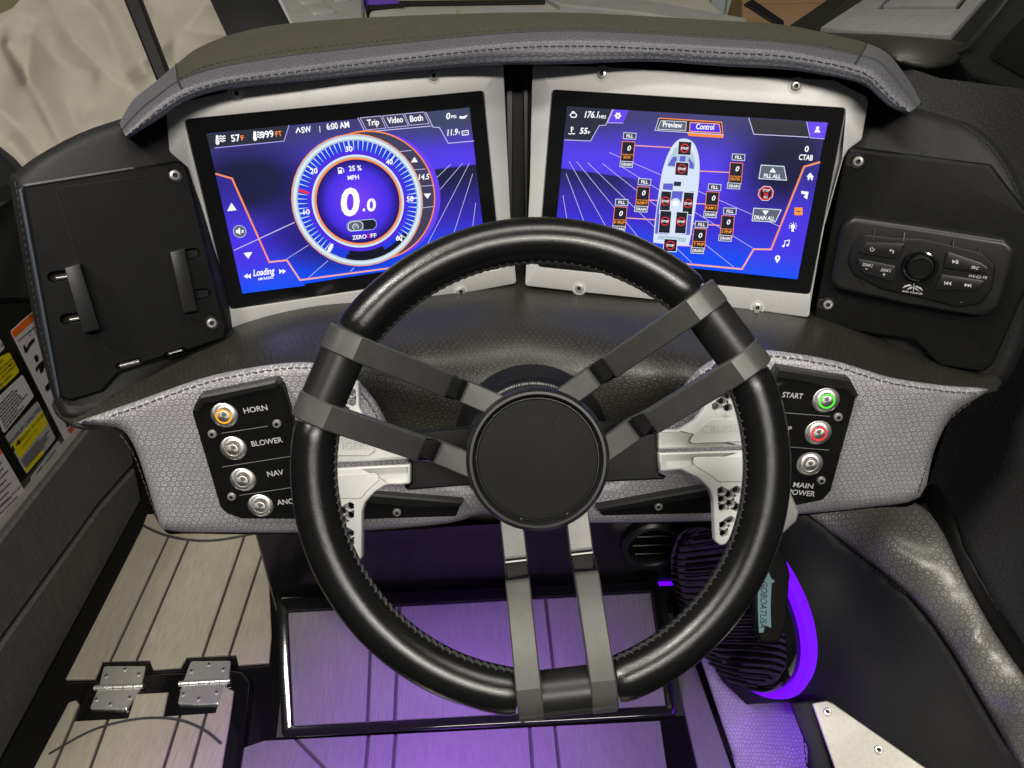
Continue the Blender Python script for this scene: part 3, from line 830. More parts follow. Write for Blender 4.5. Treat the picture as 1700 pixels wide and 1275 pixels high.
# ---- side wings of black vinyl
FPH = fr3((38, 311, .655), (300, 266, .716), (100, 659, .703))
FST = fr3((1404, 252, .752), (1690, 310, .700), (1352, 530, .818))
def frd(f, x, y, add): return (x, y, (f.wp((x, y)) - CAM).dot(FWD) + add)
wl_out = [(17, 303), (26, 287), (60, 260), (130, 222), (205, 196), (300, 170), (330, 300), (392, 566), (330, 596), (255, 640), (190, 682), (135, 700), (108, 697), (92, 672), (62, 560), (38, 430)]
dWL = TPS([frd(FPH, x, y, .013) for x, y in ((38, 311), (300, 266), (376, 550), (100, 659), (200, 450))] + [(18, 300, .668), (200, 200, .70), (112, 690, .712), (250, 640, .75), (380, 590, .80), (295, 175, .735)])
wing = sheet('wing', wl_out, dWL, M_wing_vinyl, console, 12, (18, .018), .03, smooth_outline=3)
stitch('stitching', pline(lambda x, y: ob_depth[wing.name](x, y), [(25, 302), (46, 430), (70, 560), (99, 668)]), M_thread, wing, .005, .002, .0006)
wr_out = [(1425, 140), (1500, 172), (1560, 190), (1608, 205), (1640, 225), (1672, 262), (1697, 312), (1716, 400), (1712, 520), (1690, 600), (1650, 648), (1560, 640), (1450, 600), (1340, 560), (1345, 520), (1400, 260)]
dWR = TPS([frd(FST, x, y, .014) for x, y in ((1404, 252), (1350, 522), (1540, 280), (1706, 360), (1650, 606), (1559, 608), (1518, 430), (1700, 480))] + [(1600, 205, .742), (1500, 175, .755)])
wingr = sheet('wing', wr_out, dWR, M_wing_vinyl, console, 12, (18, .018), .03, smooth_outline=3)
stitch('stitching', pline(lambda x, y: ob_depth[wingr.name](x, y), [(1600, 208), (1640, 238), (1670, 280), (1692, 330), (1706, 420)]), M_thread, wingr, .005, .002, .0006)

# ---- black dash below the screens, dropping towards the column
ds_out = [(92, 655), (200, 590), (330, 540), (470, 500), (640, 475), (868, 455), (1080, 470), (1260, 495), (1380, 525), (1500, 560), (1640, 600), (1655, 650), (1560, 655), (1440, 640), (1300, 640), (1220, 700), (1150, 800), (1090, 858), (700, 858), (640, 800), (560, 700), (470, 640), (330, 660), (170, 712), (105, 700)]
dDash = TPS([(100, 680, .725), (200, 600, .765), (330, 545, .81), (260, 630, .742), (160, 655, .735), (470, 505, .82), (640, 478, .855), (868, 458, .885), (1080, 472, .87), (1260, 497, .845), (1380, 525, .825), (1500, 560, .825), (1640, 600, .795), (1560, 612, .775),
             (330, 630, .715), (480, 600, .715), (600, 600, .735), (868, 545, .80), (1130, 600, .735), (1260, 590, .715), (1420, 615, .722), (1600, 645, .748),
             (720, 590, .765), (1010, 590, .765), (620, 700, .745), (868, 680, .78), (1120, 700, .745), (680, 830, .77), (868, 840, .78), (1090, 830, .77), (170, 700, .712)])
dash = sheet('dash_face', ds_out, dDash, M_black_vinyl, console, 13, (8, .006), .02, smooth_outline=3)

# ---- silver grey lower panel: two lobes joined by a band below the column
gy_out = [(128, 702), (180, 682), (229, 665), (331, 629), (406, 612), (470, 603), (519, 602), (565, 612), (600, 638), (625, 668), (648, 712), (672, 760), (720, 792), (790, 806), (868, 810), (950, 806), (1020, 795), (1068, 762), (1098, 712), (1125, 655), (1160, 612), (1205, 588), (1259, 581), (1308, 585), (1382, 598), (1436, 614), (1485, 628), (1568, 640), (1636, 645), (1630, 656), (1580, 690), (1549, 753), (1527, 825), (1444, 842), (1333, 853), (1180, 865), (990, 868), (880, 864), (800, 855), (745, 869), (602, 882), (496, 885), (331, 884), (279, 880), (264, 868), (244, 802), (225, 746), (203, 714), (165, 706)]
dG = TPS([(130, 700, .688), (229, 665, .684), (331, 629, .684), (406, 612, .682), (519, 602, .685), (600, 640, .700), (250, 780, .712), (280, 870, .735), (400, 870, .742), (500, 875, .745), (400, 740, .706), (560, 740, .715), (640, 720, .716), (720, 830, .748), (868, 840, .757), (1000, 850, .752),
          (1160, 612, .70), (1259, 582, .688), (1308, 586, .686), (1436, 614, .688), (1568, 640, .70), (1636, 645, .712), (1350, 740, .708), (1200, 740, .715), (1100, 720, .72), (1520, 820, .748), (1400, 840, .742), (1200, 858, .748), (1560, 720, .722)])
grey = sheet('lower_panel', gy_out, dG, M_grey_vinyl, console, 11, (15, .016), .035, smooth_outline=3)
dg = lambda x, y: ob_depth[grey.name](x, y)
stitch('stitching', pline(dg, [(185, 690), (232, 674), (333, 638), (408, 621), (470, 612), (516, 611), (556, 619), (590, 643), (614, 672), (636, 712)]), M_greythread, grey, .0048, .0018, .0006, .0003)
stitch('stitching', pline(dg, [(1118, 690), (1138, 650), (1170, 618), (1210, 597), (1259, 590), (1308, 594), (1382, 607), (1434, 623), (1485, 637), (1566, 649), (1622, 653)]), M_greythread, grey, .0048, .0018, .0006, .0003)
stitch('stitching', pline(dg, [(1612, 668), (1574, 700), (1545, 757), (1524, 818)]), M_greythread, grey, .0048, .0018, .0006, .0003)
stitch('stitching', pline(dg, [(200, 722), (222, 755), (241, 806), (262, 864)]), M_greythread, grey, .0048, .0018, .0006, .0003)
# dark side and underside of the dash shell
ubs = [[(135, 700, .70), (203, 716, .72), (264, 870, .752), (331, 886, .758), (602, 884, .76), (868, 868, .772), (1180, 867, .764), (1444, 844, .758), (1527, 827, .765), (1580, 692, .74), (1634, 648, .73)],
       [(150, 700, .80), (215, 730, .84), (270, 850, .90), (331, 862, .92), (602, 862, .95), (868, 850, 1.0), (1180, 850, .97), (1444, 828, .93), (1515, 812, .90), (1570, 690, .87), (1630, 650, .84)],
       [(200, 690, .95), (260, 730, 1.0), (300, 810, 1.12), (350, 825, 1.2), (602, 825, 1.3), (868, 815, 1.35), (1180, 815, 1.3), (1420, 795, 1.15), (1490, 780, 1.08), (1540, 690, 1.02), (1600, 660, .98)]]
surf('underside', ubs, M_dark, console, 5)
# dark recess behind both screens, up under the brow
dRec = TPS([(260, 190, .75), (400, 150, .775), (620, 120, .81), (868, 100, .845), (1080, 110, .83), (1320, 130, .80), (1440, 160, .79), (380, 560, .83), (868, 490, .93), (1345, 535, .87), (300, 300, .78), (1420, 250, .80)])
sheet('screen_recess', [(235, 195), (330, 138), (480, 116), (640, 96), (868, 80), (1080, 84), (1300, 96), (1400, 114), (1470, 160), (1440, 250), (1360, 545), (868, 510), (370, 580), (290, 300)], dRec, M_dark, console, 24, (0, 0), .02)
# post between the two screens
FP = fr3((860, 120, .82), (900, 120, .82), (858, 480, .89))
slab('centre_post', FP, pxs(FP, [(828, 100), (892, 100), (884, 486), (846, 486)]), -.03, -.008, M_plate, console, .002)
for x0, x1 in ((840, 852), (868, 878)):
    slab('post_rib', FP, pxs(FP, [(x0, 108), (x1, 108), (x1 - 2, 484), (x0 + 4, 484)]), -.008, -.004, M_plate2, console, .001)

# ================================================================== DISPLAYS
U = {}
def gl(n, rgb, s=1.0):
    if n not in U: U[n] = glow('ui_' + n, lin(*rgb), s, .2)
    return U[n]
PAL = [('white', (250, 250, 255), 1.1), ('orange', (255, 140, 60), 1.05), ('peach', (255, 175, 150), 1), ('lilac', (185, 170, 255), 1), ('dark', (38, 42, 58), 1), ('darker', (28, 30, 42), 1), ('grey', (92, 98, 118), 1), ('steel', (176, 200, 216), 1),
       ('silver', (222, 236, 244), 1), ('blue', (28, 60, 225), 1), ('indigo', (78, 42, 225), 1), ('violet', (104, 66, 240), 1), ('red', (240, 48, 60), 1), ('night', (16, 18, 34), 1), ('tab', (64, 62, 92), 1), ('line', (205, 200, 245), 1), ('amber', (250, 160, 40), 1), ('hull', (215, 228, 250), 1), ('seat', (96, 96, 205), 1), ('menu', (56, 48, 190), 1)]
UM = [gl(n, c, s) for n, c, s in PAL]; UI = {n: i for i, (n, c, s) in enumerate(PAL)}
def grad_mat(name, fn):
    m, nt, b = new_mat(name); uv = node(nt, 'ShaderNodeTexCoord').outputs['UV']
    b.inputs['Base Color'].default_value = (.003, .003, .004, 1); b.inputs['Roughness'].default_value = .2
    nt.links.new(fn(nt, uv), b.inputs['Emission Color']); b.inputs['Emission Strength'].default_value = 1.0; return m
def menu_fn(nt, uv):
    v = node(nt, 'ShaderNodeSeparateXYZ', {0: uv}).outputs[1]
    c = mixc(nt, ramp01(nt, v, -.186, -.135), lin(0, 84, 252), lin(72, 52, 228)); return mixc(nt, ramp01(nt, v, -.12, -.06), c, lin(46, 40, 140))
UM[UI['menu']] = grad_mat('ui_menu', menu_fn)
def screen_mat(name, side):
    m, nt, b = new_mat(name)
    uv = node(nt, 'ShaderNodeTexCoord').outputs['UV']
    sp_ = node(nt, 'ShaderNodeSeparateXYZ', {0: uv}); u, v = sp_.outputs[0], sp_.outputs[1]
    def blob(cx, cy, sx, sy, a=0.0, b_=1.0):
        return math_(nt, 'SUBTRACT', 1.0, ramp01(nt, vmath(nt, 'LENGTH', vmath(nt, 'MULTIPLY', vmath(nt, 'SUBTRACT', uv, (cx, cy, 0)), (1 / sx, 1 / sy, 0))), a, b_))
    c = mixc(nt, ramp01(nt, v, .0, .34), lin(0, 78, 250), lin(62, 44, 205))
    c = mixc(nt, ramp01(nt, v, .30, .62), c, lin(84, 62, 236))
    c = mixc(nt, ramp01(nt, v, .66, .98), c, lin(62, 60, 118))
    if side == 'L':
        c = mixc(nt, math_(nt, 'MULTIPLY', blob(.10, .68, .42, .36, .25), .97), c, lin(22, 26, 46))
        c = mixc(nt, math_(nt, 'MULTIPLY', blob(.95, 1.0, .40, .26, .2), .9), c, lin(66, 74, 100))
        below = math_(nt, 'MULTIPLY', math_(nt, 'SUBTRACT', 1.0, ramp01(nt, v, .625, .64)), ramp01(nt, u, .62, .8))
        c = mixc(nt, math_(nt, 'MULTIPLY', below, ramp01(nt, v, .12, .60)), c, lin(30, 32, 66))
        c = mixc(nt, math_(nt, 'MULTIPLY', blob(.45, .4, .38, .45, .55), .75), c, lin(28, 28, 84))
    else:
        c = mixc(nt, math_(nt, 'MULTIPLY', blob(.88, .72, .30, .50, .2), .97), c, lin(18, 20, 40))
        c = mixc(nt, math_(nt, 'MULTIPLY', blob(.02, 1.0, .30, .24, .2), .9), c, lin(52, 60, 88))
        hz = math_(nt, 'ADD', .60, math_(nt, 'MULTIPLY', u, -.10))
        bel = math_(nt, 'SUBTRACT', hz, v)
        k = math_(nt, 'MULTIPLY', ramp01(nt, bel, 0.0, .012), math_(nt, 'SUBTRACT', 1.0, ramp01(nt, bel, .02, .34)))
        k = math_(nt, 'MULTIPLY', k, math_(nt, 'SUBTRACT', 1.0, ramp01(nt, u, .2, .45)))
        c = mixc(nt, math_(nt, 'MULTIPLY', k, .92), c, lin(28, 30, 62))
    b.inputs['Base Color'].default_value = (.003, .003, .004, 1); b.inputs['Roughness'].default_value = .18
    nt.links.new(c, b.inputs['Emission Color']); b.inputs['Emission Strength'].default_value = 1.0
    return m

def display(label, fr, plate, glass, act, screws, side):
    t = thing('touchscreen', label, 'touchscreen', fr.wp(glass[3]), 'touchscreens in the dash')
    g = [fr.uv(p) for p in glass]
    slab('frame', fr, roundp(pxs(fr, plate), .004, 3), -.008, .0022, M_silver, t, .0014, [roundp(g, .004, 3)], 2)
    slab('glass', fr, offset(ccw(roundp(g, .004, 3)), .0006), -.007, .0006, M_glass, t, .0003)
    a = [fr.uv(p) for p in act]
    mb = MB(); N_ = 8; V = []; UVs = []
    for j in range(N_ + 1):
        for i in range(N_ + 1):
            p = a[3].lerp(a[2], i / N_).lerp(a[0].lerp(a[1], i / N_), j / N_); V.append(fr.W(p.x, p.y, .0009)); UVs.append((i / N_, j / N_))
    mb.add(V, [(j * (N_ + 1) + i, j * (N_ + 1) + i + 1, (j + 1) * (N_ + 1) + i + 1, (j + 1) * (N_ + 1) + i) for j in range(N_) for i in range(N_)], 0, UVs)
    sc = mb.obj('screen', screen_mat('screen_' + side, side), t)
    for p in screws:
        # lobe of the frame round each screw
        c = fr.uv(p); slab('screw_lobe', fr, circ(c, .0088, 20), -.008, .0024, M_silver, t, .0012)
        screw(fr, p, t, .0022)
    return t, sc
plL = [(276, 182), (300, 170), (400, 146), (720, 114), (835, 104), (847, 363), (857, 470), (700, 499), (560, 522), (382, 557), (369, 530), (318, 296), (312, 278), (300, 268), (286, 266), (281, 250)]
glL = [(306.5, 198.6), (802.4, 151), (832, 446), (382.5, 514)]
acL = [(343, 222), (779, 178.5), (807, 424), (403, 487)]
dispL, scL = display('touchscreen showing a round speedometer reading 0.0 mph', FDL, plL, glL, acL, [(393, 155), (719, 126), (473, 530), (764, 483)], 'L')
plR = [(884, 108), (1000, 111), (1320, 130), (1384, 133), (1438, 160), (1441, 170), (1430, 232), (1408, 248), (1400, 262), (1367, 380), (1346, 500), (1343, 527), (1258, 515), (960, 484), (872, 474), (880, 300)]
glR = [(917, 149.5), (1403.8, 180), (1344.5, 489), (893, 443)]
acR = [(941.6, 177), (1373, 203), (1321.4, 463.5), (919, 420)]
dispR, scR = display('touchscreen showing a boat diagram with ballast tanks and stop signs', FDR, plR, glR, acR, [(999, 123), (1321, 143), (1257, 510), (962, 478)], 'R')

# ---- graphics on the speedometer screen
Z1 = .32353
def zl(x, y): return (300 + x * Z1, 130 + y * Z1)
fr = FDL
class Draw:
    def __init__(s, fr, zf, z): s.fr = fr; s.zf = zf; s.z = z; s.mb = MB(); s.h = .0010; s.rot = 0
    def up(s): s.h += .00006
    def uv(s, p): return s.fr.uv(s.zf(*p))
    def w(s, p, n): return n * s.z * s.fr.mpp(s.zf(*p))
    def line(s, pts, wd, c, closed=False): s.up(); line_uv(s.mb, s.fr, [s.uv(p) for p in pts], s.w(pts[0], wd), UI[c], s.h, closed)
    def poly(s, pts, c): s.up(); poly_uv(s.mb, s.fr, [s.uv(p) for p in pts], UI[c], s.h)
    def text(s, t, a, b, cap, c='white', shear=0.0, bold=.022): s.up(); T(s.mb, s.fr, t, s.zf(*a), s.zf(*b), cap * s.z, UI[c], shear, bold, s.h)
    def ring(s, c, r0, r1, col, a0=0, a1=2 * math.pi, n=72): s.up(); ring_uv(s.mb, s.fr, c, r0, r1, UI[col], s.h, a0, a1, n)
    def disc(s, c, r, col): s.up(); poly_uv(s.mb, s.fr, circ(c, r, 40), UI[col], s.h)
    def box(s, c, hw, hh, fill, edge=None, ew=3, dx=(1, 0), dy=(0, 1)):
        q = [(c[0] + dx[0] * i * hw + dy[0] * j * hh, c[1] + dx[1] * i * hw + dy[1] * j * hh) for i, j in ((-1, -1), (1, -1), (1, 1), (-1, 1))]
        s.poly(q, fill)
        if edge: s.line(q, ew, edge, True)
D = Draw(FDL, zl, Z1)
# perspective grid
for a, b in (((1385, 440), (1240, 580)), ((1445, 435), (1215, 705)), ((1480, 435), (1265, 850)), ((1497, 490), (1400, 795)), ((1512, 640), (1497, 760)), ((275, 880), (585, 737)), ((545, 925), (655, 855)), ((655, 1022), (755, 935)), ((870, 990), (890, 970))):
    D.line([a, b], 2.6, 'line')
# header bars
D.poly([(135, 287), (556, 240), (530, 322), (150, 362)], 'dark')
D.line([(175, 357), (530, 322), (556, 240)], 4, 'lilac')
D.text('57', (263, 325), (309, 320), 34); D.text('F', (313, 318), (329, 315), 24, 'orange')
D.text('999', (415, 308), (480, 299), 34); D.text('FT', (489, 299), (522, 294), 25, 'orange')
for ox, oy in ((180, 292), (372, 272)):
    D.poly([(ox + 2, oy), (ox + 14, oy), (ox + 16, oy + 30), (ox + 20, oy + 44), (ox + 8, oy + 50), (ox, oy + 40)], 'white')
    for k in (0, 12, 24): D.line([(ox + 18, oy + 8 + k), (ox + 27, oy + 2 + k), (ox + 35, oy + 9 + k), (ox + 45, oy + 2 + k), (ox + 50, oy + 6 + k)], 5, 'white')
D.line([(592, 280), (602, 256), (615, 277)], 6, 'white'); D.text('SW', (622, 281), (672, 274), 30); D.line([(712, 244), (715, 277)], 3, 'white')
D.text('6:00 AM', (750, 264), (866, 251), 31)
D.line([(908, 203), (945, 275), (1285, 245)], 4, 'line')
for a in ([(920, 203), (952, 265), (1052, 255), (1024, 193)], [(1033, 193), (1062, 254), (1166, 243), (1138, 183)], [(1146, 182), (1173, 241), (1272, 232), (1245, 173)]):
    D.poly(a, 'tab'); D.line(a[:1] + a[1:], 3, 'line', True)
D.text('Trip', (957, 243), (1018, 238), 30); D.text('Video', (1060, 232), (1140, 224), 30); D.text('Both', (1176, 223), (1242, 216), 30)
D.line([(1255, 173), (1292, 250), (1325, 252), (1370, 333), (1502, 321)], 4, 'line')
D.text('0', (1358, 210), (1379, 208), 30, shear=.2); D.text('PSI', (1385, 205), (1411, 203), 14)
D.poly([(1424, 200), (1432, 193), (1446, 196), (1460, 190), (1470, 188), (1462, 198), (1456, 206), (1434, 208)], 'white')
D.text('11.9', (1365, 294), (1417, 289), 30, shear=.2); D.text('V', (1420, 288), (1431, 287), 15)
D.line([(1440, 271), (1471, 267), (1473, 288), (1442, 292)], 4, 'white', True); D.line([(1447, 281), (1454, 280)], 3, 'white'); D.line([(1460, 279), (1467, 278)], 3, 'white')
# orange menu edge
D.poly([(180, 490), (265, 516), (455, 944), (545, 934), (612, 1034), (640, 1060), (318, 1101)], 'menu')
D.line([(180, 488), (265, 513), (455, 940), (545, 930), (612, 1032), (1075, 970)], 9, 'peach'); D.line([(180, 488), (265, 513), (455, 940)], 7, 'orange')
D.poly([(275, 882), (585, 739), (585, 735), (275, 877)], 'line')
D.poly([(240, 680), (262, 636), (288, 674)], 'white'); D.poly([(324, 893), (368, 888), (348, 923)], 'white')
mc = D.uv((304, 783)); D.disc(mc, D.w((304, 783), 33), 'grey'); D.ring(mc, D.w((304, 783), 29), D.w((304, 783), 33), 'steel')
D.poly([(284, 776), (293, 775), (305, 763), (308, 800), (296, 791), (286, 792)], 'white'); D.line([(313, 776), (325, 788)], 4, 'white'); D.line([(324, 775), (314, 790)], 4, 'white')
D.text('Loading', (375, 1011), (481, 998), 34, shear=.2); D.text('AM RADIO', (398, 1033), (478, 1022), 13)
for x in (325, 342): D.poly([(x, 1012), (x + 19, 997), (x + 19, 1024)], 'white')
for x in (505, 522): D.poly([(x, 974), (x + 18, 985), (x + 2, 1000)], 'white')
# gauge
gc = .5 * (D.uv((568, 610)) + D.uv((1237, 652))); gr = .25 * ((D.uv((568, 610)) - D.uv((1237, 652))).length + (D.uv((872, 292)) - D.uv((935, 970))).length)
off = gc + Vector((gr * .22, gr * .04))
def core_fn(nt, uv):
    d_ = vmath(nt, 'LENGTH', vmath(nt, 'SUBTRACT', uv, (gc.x, gc.y, 0))); c = mixc(nt, ramp01(nt, d_, 0.0, gr * .5), lin(118, 62, 246), lin(72, 46, 232)); return mixc(nt, ramp01(nt, d_, gr * .42, gr * .64), c, lin(30, 18, 110))
UM.append(grad_mat('ui_core', core_fn)); UI['core'] = len(UM) - 1
D.disc(gc + Vector((gr * .33, gr * .03)), gr * .96, 'violet')
D.disc(off, gr * .97, 'tab'); D.ring(off, gr * .965, gr * .985, 'orange')
for a, b in (((1110, 376), (1180, 369)), ((1180, 468), (1252, 464)), ((1225, 552), (1292, 547)), ((1236, 662), (1292, 655))): D.line([a, b], 3, 'line')
D.poly([(1178, 430), (1195, 402), (1213, 428)], 'white'); D.text('14.5', (1217, 519), (1270, 515), 27, shear=.2); D.poly([(1243, 590), (1280, 588), (1262, 616)], 'white')
D.disc(gc, gr, 'orange'); D.disc(gc, gr * .988, 'steel'); D.ring(gc, gr * .925, gr * .965, 'silver'); D.disc(gc, gr * .905, 'blue'); D.ring(gc, gr * .74, gr * .905, 'night', R(248), R(318), 30)
D.ring(gc, gr * .69, gr * .83, 'blue', R(-70), R(250))
D.ring(gc, gr * .69, gr * .76, 'indigo')
ang0, ang1 = math.atan2(*reversed(D.uv((758, 893)) - gc)), math.atan2(*reversed(D.uv((1140, 838)) - gc))
if ang0 < 0: ang0 += 2 * math.pi
for k in range(61):
    a = ang0 + (ang1 - ang0) * k / 60; d = Vector((math.cos(a), math.sin(a))); e = Vector((-d.y, d.x))
    big = k % 10 == 0; r0, r1 = (gr * .80, gr * .905) if big else (gr * .765, gr * .90); w0, w1 = (gr * .011, gr * .011) if big else (gr * .002, gr * .008)
    D.up() if k % 12 == 0 else None
    poly_uv(D.mb, FDL, [gc + d * r1 + e * w1, gc + d * r1 - e * w1, gc + d * r0 - e * w0, gc + d * r0 + e * w0], UI['red'] if k == 15 else UI['silver'], D.h)
D.ring(gc, gr * .655, gr * .70, 'steel'); D.ring(gc, gr * .675, gr * .70, 'silver'); D.ring(gc, gr * .63, gr * .658, 'orange'); D.disc(gc, gr * .63, 'night'); D.disc(gc, gr * .625, 'core')
D.line([(605, 574), (660, 587)], 11, 'red')
D.poly([(748, 890), (757, 862), (770, 843), (782, 846), (778, 866), (764, 884)], 'white')
for s, a, b in (('30', (843, 375), (880, 373)), ('20', (665, 487), (702, 484)), ('10', (630, 696), (662, 693)), ('40', (1050, 441), (1084, 438)), ('50', (1155, 629), (1189, 627)), ('60', (1100, 828), (1133, 826))): D.text(s, a, b, 26, shear=.1)
D.line([(806, 458), (822, 456), (825, 484), (809, 486)], 4, 'white', True); D.poly([(808, 470), (824, 469), (826, 485), (809, 486)], 'white'); D.line([(826, 458), (834, 464), (835, 482)], 3, 'white')
D.text('25 %', (861, 473), (926, 469), 25); D.text('MPH', (856, 519), (913, 514), 22)
D.text('0', (818, 700), (914, 694), 136, shear=.12, bold=.03); D.poly([(932, 665), (943, 664), (942, 677), (931, 678)], 'white'); D.text('0', (952, 678), (998, 674), 62, shear=.12, bold=.03)
pc = [(866, 727), (985, 716), (1000, 728), (1002, 755), (985, 772), (868, 782), (852, 770), (850, 742)]
D.poly(pc, 'steel'); D.poly([(926 + (x - 926) * .97, 749 + (y - 749) * .88) for x, y in pc], 'darker')
kc = [(870, 731), (918, 727), (933, 740), (934, 764), (920, 776), (870, 779), (856, 768), (855, 744)]
D.poly(kc, 'silver'); D.poly([(895 + (x - 895) * .9, 753 + (y - 753) * .87) for x, y in kc], 'grey'); D.ring(D.uv((894, 757)), D.w((894, 757), 12), D.w((894, 757), 16), 'silver', -.8, 4.2, 20); D.line([(890, 757), (899, 752)], 4, 'silver')
D.text('ZERO', (879, 822), (951, 815), 20, bold=.02); D.text('O', (953, 814), (969, 812), 20, 'red', bold=.02); D.text('FF', (972, 812), (1002, 809), 20, bold=.02)
g = D.mb.obj('screen_graphics', UM, scL, smooth=False)

# ---- graphics on the ballast screen
Z2 = .32941
def zr(x, y): return (880 + x * Z2, 110 + y * Z2)
D = Draw(FDR, zr, Z2)
for a, b in (((166, 650), (188, 780)), ((182, 540), (275, 790)), ((197, 478), (390, 820)), ((235, 480), (570, 890)), ((290, 485), (815, 990)), ((365, 490), (1025, 1010)), ((460, 505), (1120, 915)), ((400, 435), (1380, 860))): D.line([a, b], 2.6, 'line')
D.poly([(186, 206), (414, 219), (382, 297), (350, 299), (305, 377), (174, 371)], 'dark'); D.line([(174, 371), (305, 377), (350, 299), (382, 297), (416, 218)], 3.5, 'line')
D.poly([(390, 285), (420, 218), (498, 222), (470, 287)], 'violet'); D.line([(470, 287), (390, 285), (420, 218)], 3, 'line')
gcn = D.uv((443, 250)); D.disc(gcn, D.w((443, 250), 13), 'white'); D.disc(gcn, D.w((443, 250), 5), 'violet')
for k in range(6):
    a = k * math.pi / 3; D.disc(gcn + Vector((math.cos(a), math.sin(a))) * D.w((443, 250), 13), D.w((443, 250), 4.2), 'white')
D.text('176.1', (275, 259), (341, 260), 31, shear=.2); D.text('HRS', (348, 262), (383, 264), 15); D.text('55', (250, 340), (288, 341), 29, shear=.15); D.text('F', (293, 341), (303, 342), 13)
D.line([(203, 247), (212, 236), (226, 236), (236, 245), (232, 257), (212, 258)], 5, 'white', True); D.line([(212, 230), (224, 230)], 5, 'white')
D.line([(210, 305), (210, 332)], 6, 'white'); D.line([(194, 338), (203, 343), (212, 338), (221, 343), (228, 338)], 4, 'white')
for y in (310, 318): D.line([(212, y), (222, y)], 3, 'white')
cb = [(650, 262), (965, 283), (971, 345), (630, 324)]
D.poly([(790, 335), (975, 346), (972, 362), (800, 352)], 'orange'); D.poly(cb, 'darker'); D.line(cb, 4, 'line', True); D.line([cb[0], cb[1]], 5, 'orange'); D.line([cb[1], cb[2]], 4, 'orange')
pv = [(660, 275), (787, 280), (784, 325), (642, 318)]; D.poly(pv, 'grey'); D.line(pv, 3, 'silver', True)
ct = [(806, 284), (952, 292), (960, 337), (803, 328)]; D.poly(ct, 'indigo'); D.line(ct, 4, 'peach', True)
D.text('Preview', (668, 306), (765, 312), 27, bold=.02); D.text('Control', (835, 317), (925, 321), 27, bold=.02)
D.poly([(1100, 262), (1390, 282), (1400, 358), (1125, 343)], 'darker'); D.line([(1100, 260), (1125, 343), (1400, 358)], 4, 'line')
D.poly([(1390, 281), (1497, 286), (1480, 367), (1408, 361)], 'violet'); D.line([(1390, 281), (1408, 361), (1480, 367)], 3, 'line')
D.disc(D.uv((1445, 312)), D.w((1445, 312), 8), 'white'); D.poly([(1428, 334), (1436, 320), (1452, 320), (1460, 335)], 'white')
D.text('0', (1379, 431), (1399, 432), 29); D.text('CTAB', (1350, 471), (1420, 475), 27)
# menu
D.poly([(1458, 486), (1378, 509), (1212, 924), (1125, 924), (1068, 1024), (1064, 1040), (1345, 1070), (1397, 800)], 'menu')
D.line([(1458, 483), (1378, 506), (1212, 921), (1125, 920), (1066, 1020), (740, 990)], 9, 'peach'); D.line([(1458, 483), (1378, 506), (1212, 921)], 6, 'orange')
D.poly([(1390, 556), (1408, 536), (1427, 558), (1421, 558), (1420, 574), (1412, 573), (1411, 562), (1404, 562), (1403, 573), (1395, 572), (1396, 557)], 'white')
D.poly([(1362, 628), (1400, 632), (1392, 670), (1375, 658), (1385, 645), (1364, 642)], 'white')
D.box((1349, 730), 19, 18, 'amber', 'orange', 3); D.line([(1338, 730), (1360, 731)], 5, 'menu')
D.disc(D.uv((1321, 806)), D.w((1321, 806), 11), 'white'); D.box((1320, 824), 6, 8, 'white')
for k in range(7):
    a = math.pi * (-.15 + 1.3 * k / 6); d_ = Vector((math.cos(a), math.sin(a))); c_ = D.uv((1321, 806)); k1 = D.w((1321, 806), 1)
    line_uv(D.mb, FDR, [c_ + d_ * 15 * k1, c_ + d_ * 21 * k1], 4 * k1, UI['white'], D.h)
D.disc(D.uv((1273, 904)), D.w((1273, 904), 6), 'white'); D.disc(D.uv((1294, 900)), D.w((1294, 900), 6), 'white'); D.line([(1278, 903), (1281, 878), (1304, 874), (1299, 899)], 4, 'white')
D.disc(D.uv((1244, 963)), D.w((1244, 963), 13), 'white'); D.poly([(1232, 970), (1256, 971), (1241, 990)], 'white'); D.disc(D.uv((1244, 963)), D.w((1244, 963), 5), 'menu')
# fill all / stop all / drain all
q = [(1162, 498), (1276, 505), (1289, 574), (1150, 566)]; D.poly(q, 'grey'); D.line(q, 4, 'silver', True); D.poly([(1203, 534), (1220, 511), (1236, 536)], 'white'); D.text('FILL ALL', (1173, 560), (1258, 565), 20)
q = [(1125, 714), (1262, 722), (1232, 783), (1116, 777)]; D.poly(q, 'grey'); D.line(q, 4, 'silver', True); D.poly([(1167, 725), (1200, 727), (1182, 749)], 'white'); D.text('DRAIN ALL', (1125, 769), (1227, 776), 20)
def octagon(c, r):
    c0 = D.uv(c); k = D.w(c, r); return [c0 + Vector((math.cos(R(22.5 + 45 * i)), math.sin(R(22.5 + 45 * i)))) * k for i in range(8)]
def stop(c, r, big=False):
    D.up(); poly_uv(D.mb, FDR, octagon(c, r), UI['silver'] if big else UI['red'], D.h); D.up(); poly_uv(D.mb, FDR, octagon(c, r * .93 if big else r * .8), UI['red'] if big else UI['night'], D.h)
    if big: D.up(); poly_uv(D.mb, FDR, octagon(c, r * .74), UI['night'], D.h)
stop((1185, 640), 40, True); D.text('STOP', (1169, 629), (1204, 631), 12, bold=.02); D.text('ALL', (1172, 663), (1194, 664), 12, bold=.02); D.line([(1174, 635), (1196, 652)], 5, 'red'); D.line([(1196, 635), (1174, 652)], 5, 'red')
